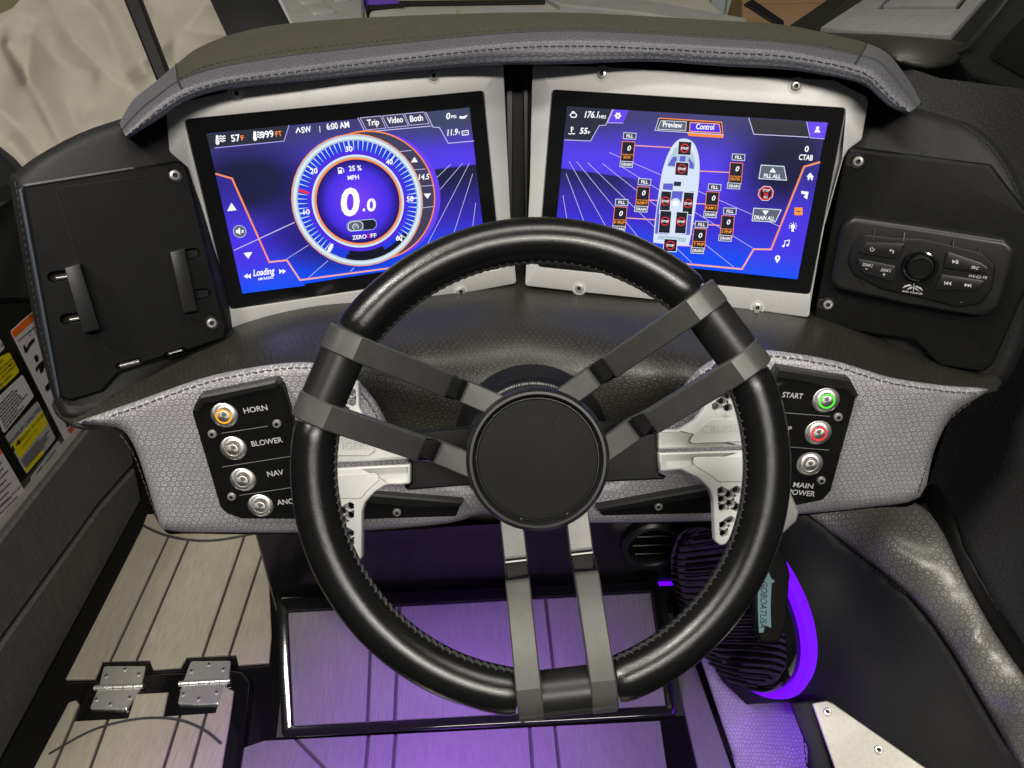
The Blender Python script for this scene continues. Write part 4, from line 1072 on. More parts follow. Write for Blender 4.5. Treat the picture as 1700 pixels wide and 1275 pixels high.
# boat
for a, b in (((530, 400), (750, 413)), ((800, 525), (1000, 535)), ((600, 673), (660, 676)), ((820, 690), (885, 693)), ((490, 763), (650, 773)), ((780, 788), (955, 800)), ((740, 900), (840, 905))): D.line([a, b], 5, 'peach')
hull = catmull([Vector(p) for p in [(746, 372), (780, 366), (806, 374), (830, 398), (848, 450), (853, 520), (846, 620), (828, 740), (812, 840), (800, 893), (788, 902), (636, 888), (622, 878), (624, 840), (634, 740), (648, 640), (664, 540), (684, 470), (712, 410)]], 4, True)
D.poly([tuple(p) for p in hull], 'hull')
D.poly([(700, 470), (728, 415), (760, 396), (800, 400), (825, 455), (832, 500), (820, 520), (690, 505)], 'steel')
for q in ([(692, 500), (722, 455), (740, 458), (735, 505)], [(798, 460), (822, 490), (826, 518), (796, 512)], [(756, 452), (784, 454), (780, 482), (752, 480)], [(672, 590), (720, 590), (718, 624), (668, 620)], [(716, 628), (770, 630), (760, 690), (706, 690)]): D.poly(q, 'seat')
D.poly([(640, 720), (660, 625), (712, 628), (694, 845), (630, 840)], 'seat'); D.poly([(776, 632), (826, 630), (804, 848), (762, 845)], 'seat')
D.poly([(726, 580), (762, 582), (758, 604), (722, 602)], 'dark'); D.poly([(650, 850), (790, 862), (780, 884), (640, 868)], 'steel')
D.disc(D.uv((732, 690)), D.w((732, 690), 26), 'hull'); D.disc(D.uv((732, 690)), D.w((732, 690), 14), 'white')
dv = (-.09, 1.0); dh = (1.0, .06)
for c, hw, hh, so in (((778, 414), 33, 34, 0), ((764, 517), 33, 33, 0), ((682, 684), 26, 56, -6), ((795, 690), 26, 56, 0), ((680, 782), 29, 56, -4), ((760, 786), 28, 54, -6), ((706, 898), 33, 31, 0)):
    D.box(c, hw, hh, 'darker', 'silver', 3.5, dh, dv); stop((c[0], c[1] + so), 23); D.text('STOP', (c[0] - 18, c[1] + so + 5), (c[0] + 17, c[1] + so + 7), 11, bold=.03)
for nm, f, b_, n_l, dr in (('BOW', (504, 353), (498, 415), (490, 458), (487, 494)), ('RAM P', (578, 582), (571, 638), (566, 685), (560, 717)), ('P PNP', (464, 684), (458, 740), (453, 783), (449, 816)), ('CENTER', (1045, 459), (1036, 518), (1027, 566), (1021, 602)),
                       ('RAM S', (926, 608), (918, 663), (908, 710), (904, 744)), ('S PNP', (1002, 727), (992, 782), (985, 828), (978, 861)), ('T PNP', (861, 793), (852, 848), (847, 890), (840, 922))):
    m_ = ((b_[0] + n_l[0]) / 2, (b_[1] + n_l[1]) / 2 - 3)
    D.box(f, 31, 15, 'tab', 'silver', 3, dh, dv); D.text('FILL', (f[0] - 17, f[1] + 7), (f[0] + 17, f[1] + 8.5), 15)
    D.box(m_, 31, 52, 'darker', 'orange', 3, dh, dv); D.line([(n_l[0] - 29, n_l[1] - 14), (n_l[0] + 32, n_l[1] - 11)], 3, 'orange')
    D.text('0', (b_[0] - 8, b_[1] + 10), (b_[0] + 9, b_[1] + 11), 24, shear=.15); D.text(nm, (n_l[0] - (26 if len(nm) > 3 else 17), n_l[1] + 7), (n_l[0] + (26 if len(nm) > 3 else 18), n_l[1] + 9), 14, 'amber')
    D.box(dr, 31, 14, 'tab', 'silver', 3, dh, dv); D.text('DRAIN', (dr[0] - 25, dr[1] + 6), (dr[0] + 25, dr[1] + 8.5), 14)
D.mb.obj('screen_graphics', UM, scR, smooth=False)

# ================================================================== PHONE HOLDER (left of the speedometer screen)
FPH = fr3((38, 311, .655), (300, 266, .716), (100, 659, .703))
ph = thing('phone_holder', 'black metal phone holder plate with two clamp tabs beside the speedometer screen', 'phone holder', FPH.wp((110, 660)))
def slot(fr, a, b, r):
    """rounded slot between two uv points"""
    a, b = fr.uv(a), fr.uv(b); d = (b - a).normalized(); n = Vector((-d.y, d.x)); t = math.atan2(d.y, d.x); out = []
    for k in range(9): out.append(b + Vector((math.cos(t - math.pi / 2 + math.pi * k / 8), math.sin(t - math.pi / 2 + math.pi * k / 8))) * r)
    for k in range(9): out.append(a + Vector((math.cos(t + math.pi / 2 + math.pi * k / 8), math.sin(t + math.pi / 2 + math.pi * k / 8))) * r)
    return out
out = [(36, 309), (214, 280), (296, 266), (309, 274), (316, 296), (377, 548), (374, 562), (312, 583), (198, 620), (170, 651), (114, 667), (99, 660)]
slots = [slot(FPH, (89, 460), (118, 455), .0045), slot(FPH, (110, 530), (135, 526), .0045), slot(FPH, (303, 424), (323, 420), .0045), slot(FPH, (318, 490), (341, 487), .0045), slot(FPH, (199, 608), (230, 600), .0032), slot(FPH, (279, 590), (303, 582), .0032)]
slab('plate', FPH, roundp(pxs(FPH, out), [.004, .001, .004, .004, .004, .004, .004, .004, .006, .006, .006, .005], 3), -.012, 0, M_plate, ph, .0026, slots, 1)
slab('slot_backing', FPH, offset(ccw(pxs(FPH, out)), .008), -.0135, -.0125, M_dark, ph, 0)
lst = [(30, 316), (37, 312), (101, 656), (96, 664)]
slab('edge_sky_sheen', FPH, pxs(FPH, lst), -.012, -.002, plain('painted_sky_sheen', (.06, .075, .10, 1), .4, .3), ph, .001)  # slate tint paints the sky reflection along the plate's side bevel
slab('top_glint', FPH, pxs(FPH, [(38, 306), (222, 277), (224, 281), (40, 311)]), -.006, .0006, plain('painted_glint', G(.25), .3, .8), ph, .001)  # pale strip paints the lamp highlight along the top chamfer
inn = [(92, 313), (100, 311), (240, 292), (250, 294), (257, 306), (318, 550), (307, 562), (188, 588), (174, 576)]
io = roundp(pxs(FPH, inn), .006, 3); 
slab('inlay', FPH, offset(ccw(io), .0006), -.001, .0007, M_plate, ph, .0003)
mb = MB(); line_uv(mb, FPH, io, .0009, 0, .00035, True); mb.obj('inlay_groove', M_dark, ph)
for q in ([(107, 445), (133, 438), (166, 547), (139, 553)], [(281, 418), (307, 413), (328, 516), (305, 520)]):
    hgt = .019 if q[0][0] < 200 else .012
    F2 = FPH.shift(hgt)
    p2 = [F2.uv(p) for p in q]; mb = MB()
    slab_mb(mb, FPH, [(p.x, p.y) for p in p2], .0002, hgt, .0012, (), 0, 2)
    mb.obj('clamp_tab', M_plate2, ph, 30)
for a, b in (((200, 610), (232, 602)), ((282, 590), (304, 584))):
    mb = MB(); tube_mb(mb, [FPH.wp(a, -.008), FPH.wp(b, -.008)], .0022, 10); mb.obj('slot_bar', M_steel, ph)
for a, b in (((93, 463), (114, 460)), ((116, 533), (134, 530))):
    mb = MB(); tube_mb(mb, [FPH.wp(a, -.010), FPH.wp(b, -.010)], .0018, 10); mb.obj('slot_bar', M_steel, ph)
for p in ((290, 291), (351, 536)):
    lathe('screw_recess', FPH.mat(p, 0), [(.0075, .0001), (.0068, .0006), (.0060, .0003)], M_dark, ph, 20)
    screw(FPH, p, ph, .0008)

# ================================================================== AUDIO PLATE AND REMOTE (right of the ballast screen)
FST = fr3((1404, 252, .752), (1690, 310, .700), (1352, 530, .818))
st = thing('audio_plate', 'black chamfered metal plate carrying the audio remote beside the ballast screen', 'mounting plate', FST.wp((1500, 600)))
out = [(1404, 254), (1410, 246), (1421, 245), (1520, 258), (1647, 274), (1706, 352), (1706, 480), (1650, 606), (1633, 619), (1559, 608), (1518, 567), (1354, 540), (1349, 530)]
slab('plate', FST, roundp(pxs(FST, out), .004, 3), -.012, 0, M_plate, st, .004, (), 3)
for p, tb in (((1425, 268), [(1406, 256), (1422, 250), (1436, 258), (1432, 278), (1403, 276)]), ((1375, 505), [(1358, 496), (1384, 499), (1382, 514), (1355, 512)])):
    slab('screw_pad', FST, roundp(pxs(FST, tb), .003, 3), -.001, .0008, M_plate2, st, .0006)
    lathe('screw_recess', FST.mat(p, 0), [(.0075, .0009), (.0068, .0014), (.0060, .0011)], M_dark, st, 20)
    screw(FST, p, st, .0014)
rem = thing('audio_remote', 'black audio remote with centre knob and rubber keys on the plate', 'audio remote', FST.wp((1530, 500)))
FR1 = FST.shift(.016)
base = [(1398, 372), (1415, 356), (1540, 374), (1668, 394), (1684, 409), (1676, 440), (1655, 505), (1640, 518), (1615, 519), (1500, 500), (1392, 476), (1380, 460)]
b0 = roundp(pxs(FST, base), .012, 5); mb = MB()
slab_mb(mb, FST, b0, .0002, .016, .0055, (), 0, 4); mb.obj('housing', M_plate2, rem, 40)
def rq(p): return (1330 + p[0] * .31383, 240 + p[1] * .31383)
face = [(262, 540), (330, 470), (480, 490), (640, 495), (800, 530), (960, 570), (1030, 640), (1010, 760), (950, 840), (830, 860), (600, 800), (430, 765), (280, 690), (245, 620)]
slab('face', FR1, roundp([FR1.uv(rq(p)) for p in face], .008, 4), -.0005, .0028, M_dark, rem, .002, (), 3)
FR2 = FR1.shift(.0028)
keys = [([(298, 570), (342, 514), (550, 520), (515, 606)], 'p'), ([(288, 598), (502, 640), (490, 726), (330, 680)], 'z'), ([(768, 560), (950, 622), (990, 650), (986, 684), (752, 652)], 's'), ([(738, 682), (976, 718), (930, 772), (704, 766)], 't')]
for k, _ in keys: slab('key', FR2, roundp([FR2.uv(rq(p)) for p in k], .0022, 3), -.0005, .0022, M_plate2, rem, .0012, (), 2)
FR3 = FR2.shift(.0023)
mb = MB()
def rl(s, a, b, cap, shear=0): T(mb, FR3, s, rq(a), rq(b), cap * .31383, 0, shear, .012, .0002)
rl('ZONE 2', (322, 640), (376, 648), 15, .15); rl('ZONE 2', (418, 668), (471, 675), 15, .15); rl('SRC', (896, 654), (936, 662), 16, .15)
def rline(pts, w=4, closed=False): line_uv(mb, FR3, [FR3.uv(rq(p)) for p in pts], w * .31383 * FR3.mpp(rq(pts[0])), 0, .0002, closed)
def rpoly(pts): poly_uv(mb, FR3, [FR3.uv(rq(p)) for p in pts], 0, .0002)
rline([(339, 657), (352, 659)], 3); rline([(430, 686), (447, 688)], 3); rline([(439, 679), (438, 696)], 3)
ring_uv(mb, FR3, FR3.uv(rq((376, 554))), .0016, .0021, 0, .0002, -3.9, .8, 20); rline([(377, 543), (376, 554)], 3)
rline([(470, 560), (486, 560), (490, 570), (482, 574)], 4); rpoly([(466, 560), (476, 551), (476, 568)])
rpoly([(800, 608), (800, 628), (817, 620)]); rline([(821, 610), (820, 630)], 5); rline([(829, 611), (828, 631)], 5)
rline([(760, 722), (759, 742)], 4); rpoly([(763, 733), (778, 723), (777, 744)]); rpoly([(779, 734), (794, 725), (793, 746)])
rpoly([(865, 733), (865, 752), (880, 743)]); rpoly([(881, 735), (881, 754), (895, 746)]); rline([(898, 736), (897, 755)], 4)
mb.obj('key_print', M_print, rem)
mb = MB()
T(mb, FR2, 'WS-G2-TR', rq((882, 700)), rq((981, 712)), 15 * .31383, 0, .2, .012, .0003)
T(mb, FR2, 'wet sounds', rq((532, 778)), rq((640, 794)), 13 * .31383, 0, 0, .012, .0003)
for a in ([(535, 760), (548, 745), (575, 738), (588, 750), (572, 748), (552, 754)], [(645, 776), (636, 757), (610, 745), (600, 752), (614, 756), (632, 766)], [(556, 766), (580, 752), (594, 756), (578, 764)], [(628, 776), (606, 758), (596, 757), (608, 768)]):
    poly_uv(mb, FR2, [FR2.uv(rq(p)) for p in a], 0, .0003)
line_uv(mb, FR2, [FR2.uv(rq((597, 735))), FR2.uv(rq((594, 778)))], .0006, 0, .0003)
mb.obj('emblem', M_print, rem)
km = FR2.mat(rq((628, 640)), 0)
lathe('knob_collar', km, [(.0165, -.001), (.0165, .002), (.015, .0045), (.0135, .005), (.0125, .003)], M_gloss, rem, 40)
lathe('knob', km, [(.0125, .001), (.0122, .010), (.0112, .0125), (.0100, .0130), (.0095, .0122), (.001, .0120)], M_plate, rem, 40)
for a, b in (((395, 445), (380, 500)), ((545, 465), (540, 510)), ((805, 500), (800, 545)), ((940, 540), (935, 590)), ((325, 690), (330, 730)), ((860, 795), (845, 835))):
    mb = MB(); tube_mb(mb, [FR1.wp(rq(a), -.0005), FR1.wp(rq(b), .0022)], .0012, 6); mb.obj('rib', M_plate2, rem)

# ================================================================== SWITCH PANELS
def button(fr, p, parent, led=None, r=.0123):
    m = fr.mat(p, 0); I = Matrix.Identity(4)
    o = inst(BEZ, 'push_button', m, parent)
    c = inst(CAP, 'cap', m, o); 
    if led: inst(RINGS[led], 'led_ring', m, o)
    return o
def mk(fn, mat):
    mb = MB(); fn(mb); o = mb.obj('tmp', mat); d = o.data; bpy.data.objects.remove(o); return d
I4 = Matrix.Identity(4)
BEZ = mk(lambda b: lathe_mb(b, I4, [(.0124, -.002), (.0124, .0008), (.0118, .0014), (.0078, .0034), (.0074, .0034), (.0072, .0018), (.0064, .0018), (.0062, .0010)], 40, 0, True), turned('button_bezel', (.80, .78, .74, 1), .34))
CAP = mk(lambda b: lathe_mb(b, I4, [(.0058, .0008), (.0057, .0036), (.0050, .0041), (.0001, .0042)], 32, 0, False), turned('button_cap', (.72, .70, .66, 1), .40))
RINGS = {k: mk(lambda b: lathe_mb(b, I4, [(.0071, .0012), (.0071, .0032), (.0066, .0037), (.0060, .0036), (.0058, .0012)], 36, 0, False), m) for k, m in (('amber', M_led_amber), ('green', M_led_green), ('red', M_led_red))}
# frames lie on the padded panel, 2 mm proud of it
def on_panel(a, b, c, l=.006): return fr3((*a, dG(*a) - l), (*b, dG(*b) - l), (*c, dG(*c) - l))
FSL = on_panel((331, 661), (480, 690), (402, 860), .008)
ax = (FSL.wp((470, 705)) - FSL.wp((353, 722)))
FSL = Fr(FSL.o, ax, FSL.y)
sw = thing('switch_panel', 'black switch panel with amber lit horn button and blower, nav, anchor buttons', 'switch panel', FSL.wp((402, 860)), 'switch panels on the dash')
FAL = on_panel((560, 830), (760, 845), (600, 865), .007)
pl = [(331, 661), (458, 633), (470, 642), (510, 780), (540, 816), (545, 862), (402, 861), (378, 853), (366, 842), (319, 684)]
slab('plate', FSL, roundp(pxs(FSL, pl), [.002, .002, .002, .004, .002, .002, .008, .006, .006, .003], 3), -.012, .001, M_plate, sw, .0012)
slab('top_bevel', FSL, pxs(FSL, [(322, 676), (333, 655), (459, 629), (466, 636), (462, 643), (340, 669), (330, 684)]), -.012, .0042, M_plate2, sw, .0022)
slab('arm', FAL, roundp(pxs(FAL, [(530, 812), (624, 821), (767, 833), (757, 857), (530, 864)]), .002, 3), -.012, .001, M_plate, sw, .001)
slab('arm_bevel', FAL, pxs(FAL, [(528, 808), (624, 819), (770, 831), (764, 840), (700, 842), (530, 828)]), -.012, .003, M_plate2, sw, .0018)
FS2 = FSL.shift(.001)
for p, led in (((373, 689), 'amber'), ((388, 744), None), ((404, 796), None), ((433, 839), None)): button(FS2, p, sw, led)
mb = MB()
for s_, a, b in (('HORN', (406, 686), (445, 680)), ('BLOWER', (419, 741), (470, 733.5)), ('NAV', (445, 791), (472, 787.5)), ('ANCHOR', (461, 838), (515, 833))):
    mb = MB(); T(mb, FS2, s_, a, b, 9, 0, 0, .012, .0004); mb.obj('lettering', M_print, sw)
mb = MB()
for a, b in (((368, 719), (445, 707)), ((369, 775), (490, 756)), ((398, 822), (505, 806))): line_uv(mb, FS2, [FS2.uv(a), FS2.uv(b)], .0006, 0, .0004)
mb.obj('divider', M_printgrey, sw)
for p in ((460, 703), (353, 720), (385, 824)): screw(FS2, p, sw, .0006, SCREW_S)
screw(FAL.shift(.001), (659, 850), sw, .0006, SCREW_S)

FSR = on_panel((1290, 613), (1407, 631), (1366, 829), .008); FSR = Fr(FSR.o, FSR.wp((1391, 692)) - FSR.wp((1290, 683)), FSR.y)
sr = thing('switch_panel', 'black switch panel with green lit start button and red lit stop button', 'switch panel', FSR.wp((1366, 829)), 'switch panels on the dash')
FAR = on_panel((1000, 845), (1180, 830), (1180, 855), .007)
pl = [(1279, 622), (1290, 612), (1408, 630), (1422, 656), (1379, 815), (1366, 830), (1316, 840), (1230, 850), (1225, 800), (1250, 760), (1270, 690)]
slab('plate', FSR, roundp(pxs(FSR, pl), [.002, .002, .003, .003, .005, .006, .004, .002, .002, .002, .002], 3), -.012, .001, M_plate, sr, .0012)
slab('top_bevel', FSR, pxs(FSR, [(1279, 624), (1291, 608), (1409, 627), (1424, 655), (1417, 662), (1401, 645), (1293, 627), (1284, 636)]), -.012, .0042, M_plate2, sr, .0022)
slab('arm', FAR, roundp(pxs(FAR, [(992, 842), (1180, 812), (1250, 806), (1250, 850), (1000, 856)]), .002, 3), -.012, .001, M_plate, sr, .001)
slab('arm_bevel', FAR, pxs(FAR, [(989, 841), (1180, 807), (1252, 801), (1252, 815), (1180, 822), (1060, 841), (994, 848)]), -.012, .003, M_plate2, sr, .0018)
FS2 = FSR.shift(.001)
for p, led in (((1371, 664), 'green'), ((1358, 718), 'red'), ((1344, 770), None)): button(FS2, p, sr, led)
mb = MB()
for s_, a, b in (('START', (1298, 659), (1332, 662)), ('STOP', (1283, 713), (1313, 716)), ('MAIN', (1316, 808), (1349, 811)), ('POWER', (1308, 820), (1352, 824))):
    mb = MB(); T(mb, FS2, s_, a, b, 9 if len(s_) > 4 else 8.7, 0, 0, .012, .0004); mb.obj('lettering', M_print, sr)
mb = MB()
for a, b in (((1290, 684), (1378, 691)), ((1290, 740), (1376, 747))): line_uv(mb, FS2, [FS2.uv(a), FS2.uv(b)], .0006, 0, .0004)
mb.obj('divider', M_printgrey, sr)
for p in ((1391, 692), (1363, 797), (1293, 680)): screw(FS2, p, sr, .0006, SCREW_S)
screw(FAR.shift(.001), (1093, 840), sr, .0006, SCREW_S)

# ================================================================== STEERING COLUMN AND PADDLES
WC = P(897, 775, .53)                 # rim centre
FWH = Fr(WC, RGT, UPV)                # wheel plane faces the driver's eye
col = thing('steering_column', 'black steering column with stepped collar and side brackets behind the wheel', 'steering column', WC + FWD * .25)
cm = Matrix((RGT, UPV, -FWD)).transposed().to_4x4(); cm.translation = WC
lathe('collar', cm, [(.080, -.26), (.080, -.235), (.076, -.215), (.070, -.205), (.069, -.19), (.066, -.186), (.066, -.165), (.062, -.160), (.058, -.16), (.056, -.12)], M_plate, col, 64)
lathe('shaft', cm, [(.05, -.17), (.05, -.10), (.044, -.085)], M_dark, col, 48)
mb = MB()
FCOL = FWH.shift(-.1595)
for k in range(36):
    a = R(48 + k * 2.4); c, s_ = math.cos(a), math.sin(a); w = .0012 * random.uniform(.4, .9)
    q = Vector((c, s_)) * .0600; e = Vector((-s_, c)); n = Vector((c, s_))
    poly_uv(mb, FCOL, [q - e * w - n * .0008, q + e * w - n * .0008, q + e * w + n * .0008, q - e * w + n * .0008], 0, .0003)
mb.obj('collar_print', M_printgrey, col)
FBR = Fr(P(860, 760, .655), RGT, UPV)
slab('bracket', FBR, roundp(pxs(FBR, [(683, 717), (790, 708), (840, 720), (840, 800), (777, 806), (677, 814), (668, 806), (683, 803)]), .002, 2), -.016, 0, M_plate, col, .0016)
slab('bracket', FBR, roundp(pxs(FBR, [(940, 710), (993, 700), (1080, 706), (1092, 718), (1094, 787), (1108, 790), (1102, 796), (1012, 800), (940, 790)]), .002, 2), -.016, 0, M_plate, col, .0016)

FPD = Fr(P(860, 760, .645), RGT, UPV)
def hexhole(fr, p, r=.0036): c = fr.uv(p); return [c + Vector((math.cos(R(60 * k + 30)), math.sin(R(60 * k + 30)))) * r for k in range(6)]
def paddle(label, out, holes, filled, rs, panel, txts):
    t = thing('control_paddle', label, 'paddle', FPD.wp(out[0]), 'white paddles behind the wheel')
    o = roundp(pxs(FPD, out), rs, 4)
    b = slab('blade', FPD, o, -.009, 0, M_white_plastic, t, .0018, [hexhole(FPD, h) for h in holes], 3)
    slab('recess', FPD, roundp(pxs(FPD, panel), .004, 4), -.0005, .0008, M_white_plastic, b, .0007)
    mb = MB(); slab_mb(mb, FPD, offset(ccw(o), .004), -.0145, -.0095, 0)
    for h in filled:
        mb = MB(); slab_mb(mb, FPD, offset(hexhole(FPD, h), .0003), -.006, -.0015, .0004); mb.obj('cell_plug', M_white_plastic, b)
    mb = MB()
    for s, a, c, cap in txts: T(mb, FPD, s, a, c, cap, 0, 0, .0, .0011)
    if txts: mb.obj('lettering', M_embossed, b)
    return t
M_embossed = plain('embossed_letters', (.56, .56, .53, 1), .5)
hl_ = [(581, 841), (581, 856), (581, 886), (581, 901), (568, 849), (568, 864), (568, 879), (568, 894)]
paddle('white lower paddle with hexagon holes beside the horn and blower switches', [(524, 780), (600, 775), (681, 771), (681, 803), (668, 805), (641, 805), (622, 817), (606, 834), (601, 850), (601, 926), (595, 932), (585, 924), (556, 880), (524, 850)], hl_, [(581, 871)], [.004, .002, .001, .002, .002, .012, .012, .012, .01, .003, .003, .004, .02, .006], [(540, 790), (625, 785), (632, 796), (610, 815), (600, 828), (540, 828)], [])
paddle('white upper paddle with letters IGER beside the horn and blower switches', [(524, 770), (600, 767), (681, 762), (678, 755), (640, 738), (612, 705), (596, 676), (595, 634), (585, 628), (550, 640), (524, 700)], [(584, 652), (573, 660), (584, 668)], [(573, 645)], [.004, .002, .001, .002, .012, .014, .012, .004, .003, .02, .006], [(545, 757), (612, 757), (626, 748), (600, 716), (585, 690), (545, 690)], [('F', (563, 722), (570, 722), 9), ('IGER', (569, 746), (607, 745), 12)])
hr_ = [(1198, 815), (1199, 829), (1200, 843), (1201, 872), (1202, 886), (1211, 822), (1212, 836), (1213, 864), (1223, 814), (1224, 843)]
paddle('white lower paddle with hexagon holes beside the start and stop switches', [(1094, 752), (1226, 748), (1262, 747), (1262, 800), (1240, 860), (1205, 904), (1196, 906), (1187, 898), (1184, 830), (1178, 812), (1160, 794), (1131, 780), (1096, 783)], hr_, [(1200, 858), (1212, 850)], [.001, .002, .004, .006, .02, .004, .003, .004, .012, .012, .012, .006, .002], [(1150, 759), (1250, 757), (1250, 800), (1192, 800), (1180, 790), (1152, 773)], [])
paddle('white upper paddle marked CRUISE beside the start and stop switches', [(1094, 746), (1226, 742), (1262, 740), (1262, 680), (1235, 625), (1200, 606), (1176, 625), (1172, 655), (1168, 681), (1154, 698), (1128, 713), (1093, 714)], [(1189, 675), (1199, 666), (1189, 656), (1209, 677), (1209, 657), (1199, 646)], [], [.001, .002, .004, .006, .02, .006, .008, .012, .012, .012, .006, .002], [(1140, 737), (1250, 733), (1250, 700), (1215, 695), (1180, 695), (1160, 712)], [('CRUISE', (1166, 719), (1226, 716), 12), ('+', (1197, 695), (1211, 695), 12)])

# ================================================================== STEERING WHEEL
wheel = thing('steering_wheel', 'black leather steering wheel with three pairs of charcoal metal spokes', 'steering wheel', FWH.W(0, 0, -.06))
RM, RT = .1622, .0166
def rim_pt(a, h=0, r=RM): return FWH.W(r * math.cos(a), r * math.sin(a), h)
SPK = [R(36.5), R(156.5), R(276.5)]
d_in, d_out = math.asin((.026 - .0093) / RM), math.asin((.026 + .0093) / RM)
for i in range(3):
    a0, a1 = SPK[i] + d_out - .004, SPK[(i + 1) % 3] - d_out + .004
    if a1 < a0: a1 += 2 * math.pi
    n = 60; pts = [rim_pt(a0 + (a1 - a0) * k / n) for k in range(n + 1)]
    rr = [RT * (.90 if k in (0, n) else .975 if k in (1, n - 1) else 1.0) for k in range(n + 1)]
    mb = MB(); tube_mb(mb, pts, rr, 28); gp = mb.obj('grip', M_leather, wheel)
    # seam and lacing on the inner side of the grip
    cs = [rim_pt(a0 + .02 + (a1 - a0 - .04) * k / n, .0036, RM - RT * .985) for k in range(n + 1)]
    seam('seam', cs, M_thread, gp, .0009)
    mb = MB(); L = int((a1 - a0) * RM / .0065)
    for k in range(L):
        b0 = a0 + .025 + (a1 - a0 - .05) * k / L; b1 = a0 + .025 + (a1 - a0 - .05) * (k + .75) / L
        tube_mb(mb, [rim_pt(b0, .0008, RM - RT * 1.0), rim_pt((b0 + b1) / 2, .0035, RM - RT * 1.03), rim_pt(b1, .0064, RM - RT * .955)], .0007, 5)
    o = mb.obj('lacing', M_greythread, gp); o['kind'] = 'stuff'
    a0, a1 = SPK[i] - d_in - .004, SPK[i] + d_in + .004
    pts = [rim_pt(a0 + (a1 - a0) * k / 12) for k in range(13)]
    # the sleeve is a straight turned tube
    pts = [pts[0].lerp(pts[-1], k / 12) + (rim_pt(SPK[i]) - (pts[0] + pts[-1]) / 2) * .6 for k in range(13)]
    mb = MB(); tube_mb(mb, pts, RT * .97, 32); mb.obj('sleeve', M_plate2, wheel)
for i in range(3):
    er = Vector((math.cos(SPK[i]), math.sin(SPK[i]))); es = Vector((-er.y, er.x))
    for sgn in (-1, 1):
        s0, s1 = sgn * .026 - .0092, sgn * .026 + .0092
        rc = math.sqrt(RM * RM - .026 ** 2)
        prof = []
        Rb = .0185
        for k in range(13):
            a = R(-100 + 190 * k / 12); prof.append((rc + Rb * math.cos(a), Rb * math.sin(a)))
        prof += [(rc - .010, .0182), (.0865, -.0215), (.0848, -.0245), (.0825, -.0330), (.0775, -.0470), (.0745, -.0495), (.072, -.050), (.045, -.0535), (.045, -.0635), (.076, -.0625), (.090, -.0400), (rc - .018, -.002), (rc - .016, -.012)]
        mb = MB()
        ch = .0010; rings = [(s0, ch), (s0 + ch, 0), (s1 - ch, 0), (s1, ch)]
        pc = ccw([Vector(p) for p in prof]); V = []; np_ = len(pc)
        for s, ins in rings:
            for q in (offset(pc, ins) if ins else pc): w = er * q[0] + es * s; V.append(FWH.W(w.x, w.y, q[1]))
        Fc = []
        for r_ in range(3):
            for k in range(np_): j = (k + 1) % np_; Fc.append((r_ * np_ + k, (r_ + 1) * np_ + k, (r_ + 1) * np_ + j, r_ * np_ + j))
        for b_, fl_ in ((0, 0), (3 * np_, 1)):
            for t3 in tessellate_polygon([[Vector((q[0], q[1], 0)) for q in pc]]):
                Fc.append(tuple(b_ + k for k in t3))
        mb.add(V, Fc)
        for q_, f_ in enumerate(mb.f):     # gloss black on the step by the hub stands in for its shade
            rr_ = [(V[k] - WC).dot(RGT) * er.x + (V[k] - WC).dot(UPV) * er.y for k in f_]
            if len(f_) == 4 and min(rr_) > .0735 and max(rr_) < .0862 and min((V[k] - WC).dot(-FWD) for k in f_) > -.0500: mb.m[q_] = 1
        o = mb.obj('spoke', [M_spoke, M_gloss], wheel, 30)
        bmx = bmesh.new(); bmx.from_mesh(o.data); bmesh.ops.recalc_face_normals(bmx, faces=bmx.faces); bmx.to_mesh(o.data); bmx.free(); o.data.set_sharp_from_angle(angle=R(30))
hub = lathe('hub', cm, [(.050, -.09), (.0565, -.078), (.0575, -.060), (.0565, -.052), (.0535, -.0485), (.0515, -.0485), (.0490, -.0535), (.0485, -.0545), (.0001, -.0545)], M_plate2, wheel, 72, capend=False)
lathe('hub_pad', cm, [(.0480, -.0546), (.0478, -.0525), (.0468, -.0512), (.0440, -.0506), (.0001, -.0500)], M_capleather, wheel, 72, capend=False)

mb = MB(); FHB = FWH.shift(-.0503)
rnd = random.Random(11)
a_, b_ = FHB.uv((862, 842)), FHB.uv((925, 690)); dd_ = (b_ - a_).normalized(); nn_ = Vector((-dd_.y, dd_.x))
for k in range(16):
    c_ = a_.lerp(b_, (k + .3) / 16); w_ = rnd.uniform(.0012, .0022)
    line_uv(mb, FHB, [c_ - nn_ * w_ + dd_ * .001, c_ + nn_ * w_, c_ + nn_ * w_ * .3 + dd_ * .0025], .0007, 0, .0002)
o = mb.obj('debossed_script', M_capleather, wheel); o['kind'] = 'stuff'
